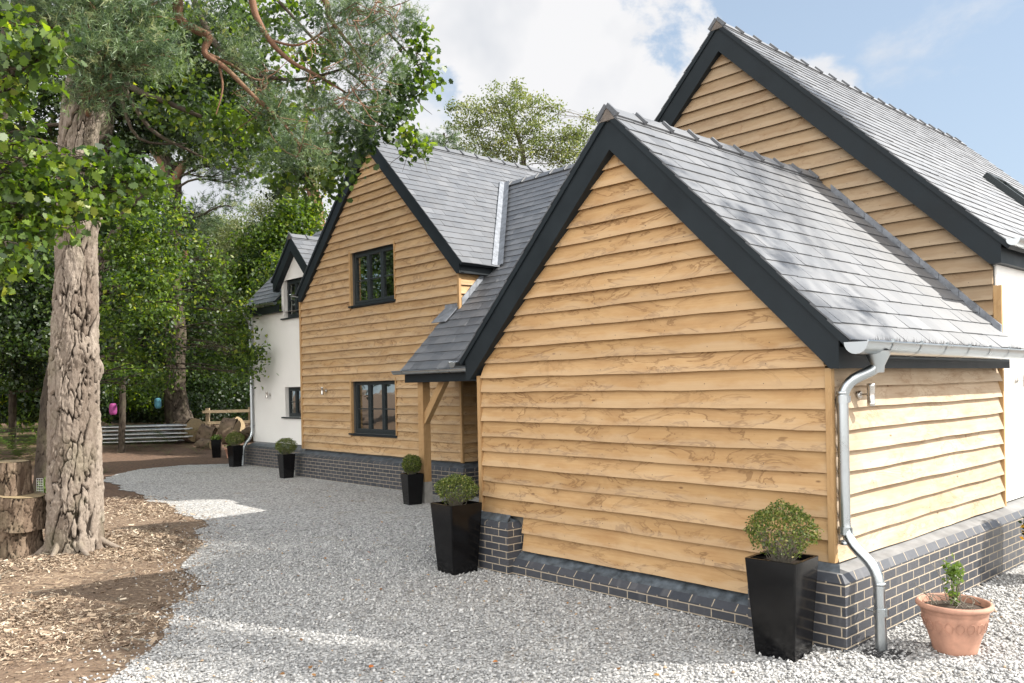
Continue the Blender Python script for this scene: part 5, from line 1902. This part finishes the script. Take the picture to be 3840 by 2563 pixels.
def box_ball(t, h, r, rz=.86, stems=.5, n=5200, zc=None, leaf=.020):
    zc = zc if zc is not None else h + r * rz * .92
    q = rand_unit(n)
    so_ = rng.uniform(0, 50)
    lump = 1 + (vnoise(q * 2.2 + so_) - .5) * .30 + (vnoise(q * 6 + so_) - .5) * .14
    rad = r * lump * np.where(rng.random(n) < .8, rng.uniform(.90, 1.05, n), rng.uniform(.55, .9, n)) * np.where(rng.random(n) < .025, rng.uniform(1.04, 1.14, n), 1)
    P = q * rad[:, None] * np.array([1, 1, rz]) + np.array([0, 0, zc])
    low = (P[:, 2] - zc) / (r * rz)
    keep = rng.random(n) < np.clip((low + .95) / stems, .04, 1)
    P = P[keep]
    V, Fc = leaf_faces(P, leaf, DIAMOND, .3, .0)
    npmesh('foliage', V, Fc, 'leaf_box', np.clip(rng.beta(2, 3, len(P)) + (rng.random(len(P)) < .05) * .5, 0, 1), t)
    mb = MB()
    for k in range(110):
        a = rng.uniform(0, 2 * np.pi)
        e = rand_unit(1)[0] * r * .82
        e[2] = -abs(e[2]) * .55 + .1 * r
        limb_tube(mb, (math.cos(a) * r * .2, math.sin(a) * r * .2, h - .05), e + np.array([0, 0, zc]), .0035, .0015, .0, 4, 4, .08)
    mb.build('stems', 'bark_birch', t)


specs = [((-.12, -.52, .0), 4.1, 1.0, .235, .84, 1.15, 'large box ball planter at the front corner right of the long boarded wall'),
         ((-4.0, -.44, .0), -4.4, 1.05, .215, .70, 1.25, 'big glossy black planter by the brick pier, twiggy box ball with bare stems'),
         ((-8.62, 2.28, -.03), -10, .79, .165, 1.0, .55, 'small box ball planter touching the oak porch post'),
         ((-14.4, 2.92, -.01), -1.4, .79, .215, .88, .7, 'box ball planter on the gravel where white wall meets boarded gable'),
         ((-18.15, 3.38, .0), 7, .80, .225, .80, .6, 'wide box ball planter beside the far downpipe of the white wall')]
for loc, rz, s, r, k, st, lab in specs:
    t, h = planter(loc, R(rz), s)
    box_ball(t, h, r, k, st)
    t['label'] = lab
t, h = planter((-21.4, 4.25, gz1(-21.4, 4.25)), R(60), .77)
t['label'] = 'farthest black planter, holding a low bright green plant before the logs'
P = ellip((0, 0, h + .06), (.16, .16, .09), 260)
V, Fc = leaf_faces(P, .06, DIAMOND)
npmesh('foliage', V, Fc, 'leaf_young', rng.random(260), t)

# terracotta pot
tp = thing('terracotta_pot', 'round terracotta pot with a small upright shrub on the sunny gravel', 'pot', (.73, .38, .0))
mb = MB()
prof = [(.150, 0), (.158, .02), (.163, .05), (.185, .12), (.212, .20), (.228, .27), (.232, .285), (.232, .30), (.236, .303), (.238, .325), (.240, .33), (.258, .335), (.268, .345), (.268, .362), (.258, .374), (.245, .376), (.236, .366), (.230, .33), (.225, .31), (0, .308)]
mb.lathe((0, 0, 0), prof, 56)
mb.build('pot', 'terracotta', tp)
mb = MB()
for k in range(18):
    a = 2 * math.pi * k / 18
    pts = []
    for j in range(13):
        b = math.pi * 2 * j / 12
        zz = .215 + .04 * math.sin(b)
        rr_ = .2155 + (zz - .20) * .23 + .001
        an = a + .13 * math.cos(b)
        pts.append((rr_ * math.cos(an), rr_ * math.sin(an), zz))
    mb.tube(pts, .0022, 5, cap=False)
mb.build('ornament', 'terracotta', tp)
mb = MB()
mb.lathe((0, 0, 0), [(.229, .322), (.16, .335), (.08, .345), (0, .35)], 30)
mb.build('soil', 'soil', tp)
mb = MB()
for k in range(7):
    limb_tube(mb, (rng.normal(0, .02), rng.normal(0, .02), .33), (rng.normal(0, .05), rng.normal(0, .05), rng.uniform(.55, .68)), .005, .002, 0, 5, 5, .05)
for k in range(16):
    a = rng.uniform(0, 6.28)
    limb_tube(mb, (rng.normal(0, .09), rng.normal(0, .09), .335), (.2 * math.cos(a), .2 * math.sin(a), rng.uniform(.35, .44)), .004, .0015, .06, 4, 5, .1)
for a, z in ((3.4, .50), (3.6, .46), (3.1, .45)):
    limb_tube(mb, (.12 * math.cos(a), .12 * math.sin(a), .34), (.28 * math.cos(a), .28 * math.sin(a), z), .004, .0015, .12, 4, 6, .06)
mb.build('stems', 'bark_birch', tp)
P = np.concatenate([ellip((0, 0, .60), (.075, .075, .12), 190, .6), ellip((0, 0, .43), (.05, .05, .10), 70, .6)])
V, Fc = leaf_faces(P, .036, DIAMOND)
npmesh('foliage', V, Fc, 'leaf_young', rng.random(len(P)) * .8, tp)

tp.scale = (.95, .95, .95)
# small terracotta pot behind the far planters
t = thing('terracotta_pot', 'small terracotta pot with a pale green plant between the two far planters', 'pot', (-20.9, 4.45, gz1(-20.9, 4.45)))
mb = MB()
mb.lathe((0, 0, 0), [(.10, 0), (.15, .24), (.165, .245), (.165, .30), (.15, .30), (.14, .26), (0, .26)], 24)
mb.build('pot', 'terracotta', t)
P = ellip((0, 0, .34), (.16, .16, .07), 90)
V, Fc = leaf_faces(P, .06, DIAMOND)
npmesh('foliage', V, Fc, 'leaf_young', rng.random(90), t)

# planter with orange flowers, cut by the right edge of the picture
t, h = planter((.66, 3.28, 0), R(12), 1.0)
t.name = 'flower_planter'
del t['group']
t['label'] = 'black planter with trailing orange flowers at the right picture edge'
P = ellip((0, 0, h + .12), (.25, .25, .20), 1300)
V, Fc = leaf_faces(P, .05, DIAMOND)
npmesh('foliage', V, Fc, 'leaf_dark', rng.random(len(P)), t)
P = np.concatenate([ellip((0, 0, h + .12), (.27, .27, .20), 90, .15), ellip((-.20, -.16, .46), (.10, .10, .12), 60, .3)])
V, Fc = leaf_faces(P, .045, DIAMOND)
npmesh('petals', V, Fc, 'petal', rng.random(len(P)), t)
P = ellip((-.18, -.15, .50), (.11, .11, .17), 220, .4)
V, Fc = leaf_faces(P, .045, DIAMOND)
npmesh('trailing_foliage', V, Fc, 'leaf_dark', rng.random(len(P)), t)

# ================================================================== LOG STACK, LOGS, POLES, FENCE, LANTERNS, FERNS
LGp = 'log rounds stacked by the big pine'


def log_round(c, r, h, label, tilt=(0, 0), group=None, name='log_round', seed=0, nth=170, dz=.012, axis=None, depth=.024):
    t = thing(name, label, 'log', tuple(c), group)
    ax = np.array(axis, float) if axis is not None else np.array([tilt[0], tilt[1], 1.0])
    ax /= np.linalg.norm(ax)
    n = max(6, int(h / .1))
    off = np.array([seed * 3.1, seed * 1.7, 0])
    path = [(*(ax * h * k / n), r * (1.0 + .03 * math.sin(seed + k))) for k in range(n + 1)]
    bark_trunk('bark', path, 'bark_log', t, nth, dz, (.05, .22), depth)
    # cut faces
    a = np.cross(ax, [0.3, 1, 0.2]); a /= np.linalg.norm(a)
    b = np.cross(ax, a)
    for e in (0, 1):
        mb = MB()
        cc = ax * h * e + ax * (.003 if e else -.003)
        N = 40
        ring_ = [cc + (a * math.cos(2 * math.pi * k / N) + b * math.sin(2 * math.pi * k / N)) * (r * (1.0 + .02 * math.sin(k * 1.3))) for k in range(N)]
        mb.face(ring_ if e else ring_[::-1])
        mb.build('cut_face', 'wood_cut', t)
    return t


zt = gz1(-8.65, -3.6)
log_round((-8.66, -3.62, zt - .03), .245, .36, 'bottom log round of the stack left of the big pine', group=LGp, seed=1)
log_round((-8.63, -3.61, zt + .332), .265, .40, 'widest log round in the middle of the stack left of the big pine', (.09, .05), LGp, seed=2)
log_round((-8.74, -3.66, zt + .737), .190, .40, 'narrow log round on top of the stack left of the big pine', (.02, .01), LGp, seed=3)

WL_ = 'sawn logs around the old pine'
lg = [((675, 1672, 29.5), .42, .9, (.95, .25, .1), 'big mossy sawn log lying before the old pine'),
      ((735, 1668, 30), .25, .5, (.4, .9, .1), 'short log leaning on the old pine foot'),
      ((770, 1662, 30), .28, .5, (-.6, -.5, .5), 'pale faced log slice in the middle of the log heap'),
      ((800, 1668, 29), .30, .5, (-.5, -.7, .3), 'split log right behind the farthest black planter'),
      ((835, 1655, 31), .30, .8, (.8, .5, .35), 'upper log lying across the heap before the fence'),
      ((885, 1668, 29), .46, .5, (-.6, -.75, .2), 'large ring of bark with a hollow pale cut face beside the bushy planter'),
      ((930, 1660, 30), .28, .9, (.9, .3, .05), 'log at the right end of the heap beside the white wall'),
      ((752, 1690, 27.5), .17, .7, (.9, .2, .0), 'thin log on the mulch below the heap')]
for k, ((u, v, d), r, h, ax, lab) in enumerate(lg):
    p = at(u, v, d)
    g0 = gz1(p[0], p[1])
    log_round((p[0], p[1], max(g0 + r * .75, p[2])), r, h, lab, group=WL_, name='log', seed=k + 5, nth=36, dz=.06, axis=ax, depth=.03)

# stack of steel poles
pk = 0
for row in range(5):
    for k in range(6):
        d = 28.0 + .12 * k
        z = .40 + row * .105
        a = at(250 + rng.uniform(-15, 25), 1500, d)
        b = at(715 + rng.uniform(-60, 10), 1500, d + .6)
        g0 = gz1(a[0], a[1])
        a[2] = b[2] = g0 + .04 + row * .13 + rng.uniform(-.012, .012)
        t = thing('steel_pole', 'long galvanised pole in the low stack behind the slender tree', 'pole', tuple(a), 'galvanised poles stacked on the ground')
        mb = MB()
        mb.tube([(0, 0, 0), tuple(b - a)], .027, 8)
        ob = mb.build('tube', 'galvanised', t)
        pk += 1

# post and rail fence
fe = thing('rail_fence', 'weathered post and rail fence running behind the logs and ferns', 'fence', tuple(at(300, 1600, 35)))
fo = Vector(fe.location)
fz = float(gz1(fo.x, fo.y))
fus = [-260, -80, 45, 200, 390, 590, 778, 938, 1120]
mbs = MB()
for i, u in enumerate(fus):
    p = at(u, 1500, 35 + .4 * math.sin(i))
    mb = MB()
    g0 = gz1(p[0], p[1])
    q = np.array([p[0], p[1], g0]) - np.array(fo)
    mb.obox(q + np.array([0, 0, .45]), rt0 * .075, fw * .06, np.array([0, 0, .52]))
    mb.build('post', 'fence_wood', fe)
for i in range(len(fus) - 1):
    for z in (.35, .82):
        a = at(fus[i], 1500, 35 + .4 * math.sin(i)) - np.array(fo)
        b = at(fus[i + 1], 1500, 35 + .4 * math.sin(i + 1)) - np.array(fo)
        g0 = gz1(*(a + np.array(fo))[:2])
        a[2] = b[2] = g0 + z - fo.z
        a = a - fw * .085
        b = b - fw * .085
        mb = MB()
        dd = (b - a) / np.linalg.norm(b - a)
        mb.obox((a + b) / 2, dd * np.linalg.norm(b - a) / 2 * .995, np.cross(dd, [0, 0, 1]) * .02, np.array([0, 0, .06]))
        mb.build('rail', 'fence_wood', fe)


def lantern(u, v, d, m, label):
    p = at(u, v, d)
    t = thing('paper_lantern', label, 'lantern', tuple(p), 'paper lanterns hung in the trees')
    mb = MB()
    prof = []
    for k in range(25):
        z = -.17 + .34 * k / 24
        r = .105 * (1 - abs(z / .19) ** 4) ** .5 + .003 * math.sin(k * math.pi)
        prof.append((max(r + (.003 if k % 2 else 0), .045), z))
    mb.lathe((0, 0, 0), prof, 24)
    mb.build('shade', m, t)
    mb = MB()
    mb.tube([(0, 0, .165), (0, 0, .9)], .006, 6)
    mb.tube([(0, 0, -.175), (0, 0, -.165)], .045, 16)
    mb.tube([(0, 0, .165), (0, 0, .178)], .045, 16)
    mb.build('cord', 'print_black', t)


lantern(424, 1535, 24.5, 'lantern_pink', 'magenta pink paper lantern left of the slender trunk')
lantern(592, 1513, 27.2, 'lantern_blue', 'turquoise blue paper lantern between slender trunk and old pine')


# wire guard by the leaning trunk
p = at(138, 1850, 15.6)
t = thing('wire_guard', 'bent strip of wire mesh standing behind the log stack', 'wire mesh', (p[0], p[1], gz1(p[0], p[1])))
mb = MB()
for k in range(4):
    mb.tube([rt0 * .04 * k, rt0 * .04 * k + np.array([0, 0, .45])], .004, 5)
for k in range(11):
    mb.tube([np.array([0, 0, .045 * k]), rt0 * .12 + np.array([0, 0, .045 * k])], .004, 5)
mb.build('mesh_grid', 'galvanised', t)


def fern_mesh(n=11, L=.9, seed=0):
    VV = []
    TT = []
    for k in range(n):
        a = rng.uniform(0, 2 * np.pi)
        l = L * rng.uniform(.7, 1.15)
        rise = rng.uniform(.7, 1.15)
        prev = None
        for j in range(1, 17):
            t = j / 16
            r = l * t
            z = l * (rise * 1.5 * t - rise * t * t)
            c = np.array([math.cos(a) * r, math.sin(a) * r, z])
            w = .24 * l * (1 - t) ** .8 * min(1, t * 5) + .01
            sd = np.array([-math.sin(a), math.cos(a), 0])
            fwd = np.array([math.cos(a), math.sin(a), 0]) * l / 16
            for sg in (-1, 1):
                tip = c + sd * sg * w + fwd * .9 + np.array([0, 0, -.10 * w])
                VV += [c - fwd * .32, c + fwd * .32, tip]
                TT.append(rng.uniform(0, 1))
    return np.array(VV), np.array(TT)


FG = 'ferns growing on the woodland floor'
fernp = [(30, 1590, 23, 1.5), (90, 1600, 23.5, 1.5), (140, 1580, 24, 1.3), (20, 1640, 22.5, 1.2), (120, 1650, 22.5, 1.0), (70, 1560, 25, 1.5), (400, 1600, 27, 1.0), (520, 1680, 26.5, .8), (590, 1690, 26.5, .8), (640, 1640, 28, 1.2), (680, 1610, 29, 1.2), (480, 1665, 27, .7), (545, 1640, 27.5, .8), (745, 1695, 26, .7), (630, 1702, 25.5, .45), (390, 1760, 21, .35), (440, 1600, 29, 1.0), (600, 1605, 29, 1.1), (420, 1660, 26.8, .6)]
for i, (u, v, d, s) in enumerate(fernp):
    p = at(u, v, d)
    V, T = fern_mesh(15 if s > 1.1 else 11, (1.2 if u < 200 else .8) * s)
    o = npmesh('fern', V, np.arange(len(V)).reshape(-1, 3), 'leaf_fern', T)
    o.location = (p[0], p[1], gz1(p[0], p[1]))
    lab = 'bracken fern in the bank at the far left' if u < 200 else ('low fern beside the stack of steel poles' if u < 650 else 'fern between old pine and farthest black planter')
    tag(o, lab, 'fern', FG)

# moss / ivy foot of the leaning trunk
p = at(182, 1838, 16.3)
P = ellip((p[0], p[1], gz1(p[0], p[1]) + .18), (.2, .2, .24), 700)
V, Fc = leaf_faces(P, .045, DIAMOND)
o = npmesh('ivy', V, Fc, 'leaf_young', rng.random(len(P)) * .6)
tag(o, 'low yellow green ivy clump at the foot of the leaning trunk', 'ivy')

# ------------------------------------------------------ compost bag in the porch
bg = thing('compost_bag', 'yellow and black printed bag standing in the porch recess', 'bag', (-7.98, 3.72, 0))
bx = np.array([.80, .60, 0])
bx /= np.linalg.norm(bx)
byv = np.array([bx[1], -bx[0], 0])


def bag_part(z0, z1, m, nm, w=.23):
    mb = MB()
    N, K = 14, 8
    G = []
    for i in range(K + 1):
        z = z0 + (z1 - z0) * i / K
        row = []
        thick = .075 * math.sin(math.pi * min(1, max(0.05, (z + .04) / .76))) ** .6 + .008
        for j in range(N):
            a = 2 * math.pi * j / N
            q = bx * (w * math.copysign(abs(math.cos(a)) ** .6, math.cos(a))) + byv * thick * math.sin(a) * (1 + .15 * math.sin(9 * z + 3 * a))
            row.append(q + np.array([0, 0, z + .006 * math.sin(5 * a + z * 20)]))
        G.append(row)
    for i in range(K):
        for j in range(N):
            j2 = (j + 1) % N
            mb.face([G[i][j], G[i][j2], G[i + 1][j2], G[i + 1][j]], smooth=True)
    mb.face(G[-1])
    return mb.build(nm, m, bg)


bag_part(0, .46, 'bag_black', 'sack')
bag_part(.46, .66, 'bag_yellow', 'printed_top')


def lettering(txt, size, m, x, z):
    cu = bpy.data.curves.new('lettering', 'FONT')
    cu.body = txt
    cu.size = size
    cu.extrude = .0015
    cu.materials.append(M[m])
    tmp = bpy.data.objects.new('lettering_curve', cu)
    me = bpy.data.meshes.new_from_object(tmp)
    bpy.data.objects.remove(tmp)
    if not me.materials:
        me.materials.append(M[m])
    o = bpy.data.objects.new('lettering', me)
    COL.objects.link(o)
    o.parent = bg
    zc = np.array([0, 0, 1.0])
    Rm = Matrix(((bx[0], 0, byv[0]), (bx[1], 0, byv[1]), (0, 1, 0)))
    off = bx * x + byv * .094 + np.array([0, 0, z])
    o.matrix_local = Matrix.Translation(Vector(off)) @ Rm.to_4x4()
    return o


lettering('SPEC', .085, 'print_black', -.15, .545)
lettering('10', .07, 'print_black', -.06, .478)
lettering('Br', .085, 'print_pale', -.05, .29)
lettering('Ou', .045, 'print_pale', -.05, .37)
P = ellip((byv[0] * .07, byv[1] * .07, .08), (.08, .08, .06), 40)
V, Fc = leaf_faces(P, .05, DIAMOND)
npmesh('printed_leaf', V, Fc, 'print_amber', rng.random(40), bg)

# ------------------------------------------------------ fallen leaves and twigs on the gravel
N = 260
x = rng.uniform(-12, 3, N)
y = rng.uniform(-5.8, 3.1, N)
ok = inpoly(x, y, gpoly) & ~((x > -4.4) & (y > -.3) & (x < .4))
P = np.c_[x, y, np.full(N, .024)][ok]
V, Fc = leaf_faces(P, .036, OAKLEAF, 3.0, 0.0)
o = npmesh('fallen_leaves', V, Fc, 'leaf_fallen', rng.random(len(P)))
tag(o, 'scattered brown and orange fallen leaves on the gravel', 'leaves', kind='stuff')
mb = MB()
for k in range(140):
    x, y = rng.uniform(-10, -2.5), rng.uniform(-6, .3)
    if inpoly(np.array([x]), np.array([y]), gpoly)[0] and rng.random() < .96:
        continue
    z = max(gz1(x, y), 0) + .014
    a = rng.uniform(0, 6.28)
    l = rng.uniform(.08, .38)
    limb_tube(mb, (x, y, z), (x + l * math.cos(a), y + l * math.sin(a), z + rng.uniform(0, .02)), rng.uniform(.003, .008), .002, .04, 5, 6, .06)
o = mb.build('fallen_twigs', 'bark_birch')
tag(o, 'thin twigs and roots scattered over the mulch', 'twigs', kind='stuff')

# ================================================================== SKY
w = bpy.data.worlds.new('World')
scene.world = w
w.use_nodes = True
t = NT(w.node_tree)
sky = t.n('ShaderNodeTexSky', sky_type='NISHITA', sun_disc=False)
sky.sun_elevation = math.asin(SUN.z)
sky.sun_rotation = math.atan2(SUN.x, SUN.y)
sky.air_density = 1.0
sky.dust_density = 1.2
sky.ozone_density = 1.2
tc = t.n('ShaderNodeTexCoord')
D = tc.outputs['Generated']


def dirdist(px, stretch):
    """angular distance field round the sky direction of a photo point"""
    d = at(px[0], px[1], 1.0) - CAM
    d = d / np.linalg.norm(d)
    sub = t.n('ShaderNodeVectorMath', operation='SUBTRACT')
    t.set(sub.inputs[0], D)
    sub.inputs[1].default_value = tuple(d)
    mul = t.vmul(sub.outputs[0], (1, 1, stretch))
    ln = t.n('ShaderNodeVectorMath', operation='LENGTH')
    t.set(ln.inputs[0], mul)
    return ln.outputs['Value']


nz = t.noise(t.vmul(D, (1, 1, 1.5)), 4.2, 8, 0.58, 0.25)
nz2 = t.noise(D, 11.0, 6, 0.6)
wob = t.math('ADD', t.math('MULTIPLY', t.math('SUBTRACT', nz, .5), .42), t.math('MULTIPLY', t.math('SUBTRACT', nz2, .5), .09))
cl1 = t.mapr(t.math('ADD', dirdist((2080, 330), 1.15), wob), .135, .172, 1, 0, True)
cl2 = t.mapr(t.math('ADD', dirdist((3080, 330), 2.2), wob), .035, .085, .95, 0, True)
cl3 = t.mapr(t.math('ADD', dirdist((700, 350), 1.0), wob), .26, .36, .95, 0, True)
cl4 = t.mapr(t.math('ADD', dirdist((1750, 700), 1.4), wob), .12, .2, .7, 0, True)
cl5 = t.mapr(nz, .56, .76, 0, .8, True)
# unseen bright area added to the sky behind the viewpoint to light shaded walls
dt = t.n('ShaderNodeVectorMath', operation='DOT_PRODUCT')
t.set(dt.inputs[0], D)
dt.inputs[1].default_value = tuple(fw)
back = t.mapr(t.math('ADD', dt.outputs['Value'], t.math('MULTIPLY', t.math('SUBTRACT', nz, .5), .5)), .0, -.50, 0, 1, True)
clouds = t.math('MAXIMUM', t.math('MAXIMUM', cl1, cl2), t.math('MAXIMUM', t.math('MAXIMUM', cl3, cl4), cl5))
shade = t.noise(D, 7.0, 4, .5)
ccol = t.mix(t.mapr(shade, .45, .75), (3.1, 3.1, 3.15), (2.2, 2.32, 2.52))
# thin high haze keeps the blue pale
sepz = t.n('ShaderNodeSeparateXYZ', i_0=D).outputs[2]
hz = t.mix(t.mapr(sepz, .0, .6, .75, .45), t.mix(1.0, sky.outputs[0], (.56, .56, .56), 'MULTIPLY'), (2.05, 2.50, 3.00))
colr = t.mix(clouds, hz, ccol)
colr = t.mix(back, colr, (10.8, 10.55, 10.2))
bg_ = t.n('ShaderNodeBackground')
t.set(bg_.inputs['Color'], colr)
bg_.inputs['Strength'].default_value = 0.145
wo = t.n('ShaderNodeOutputWorld')
t.t.links.new(bg_.outputs[0], wo.inputs[0])
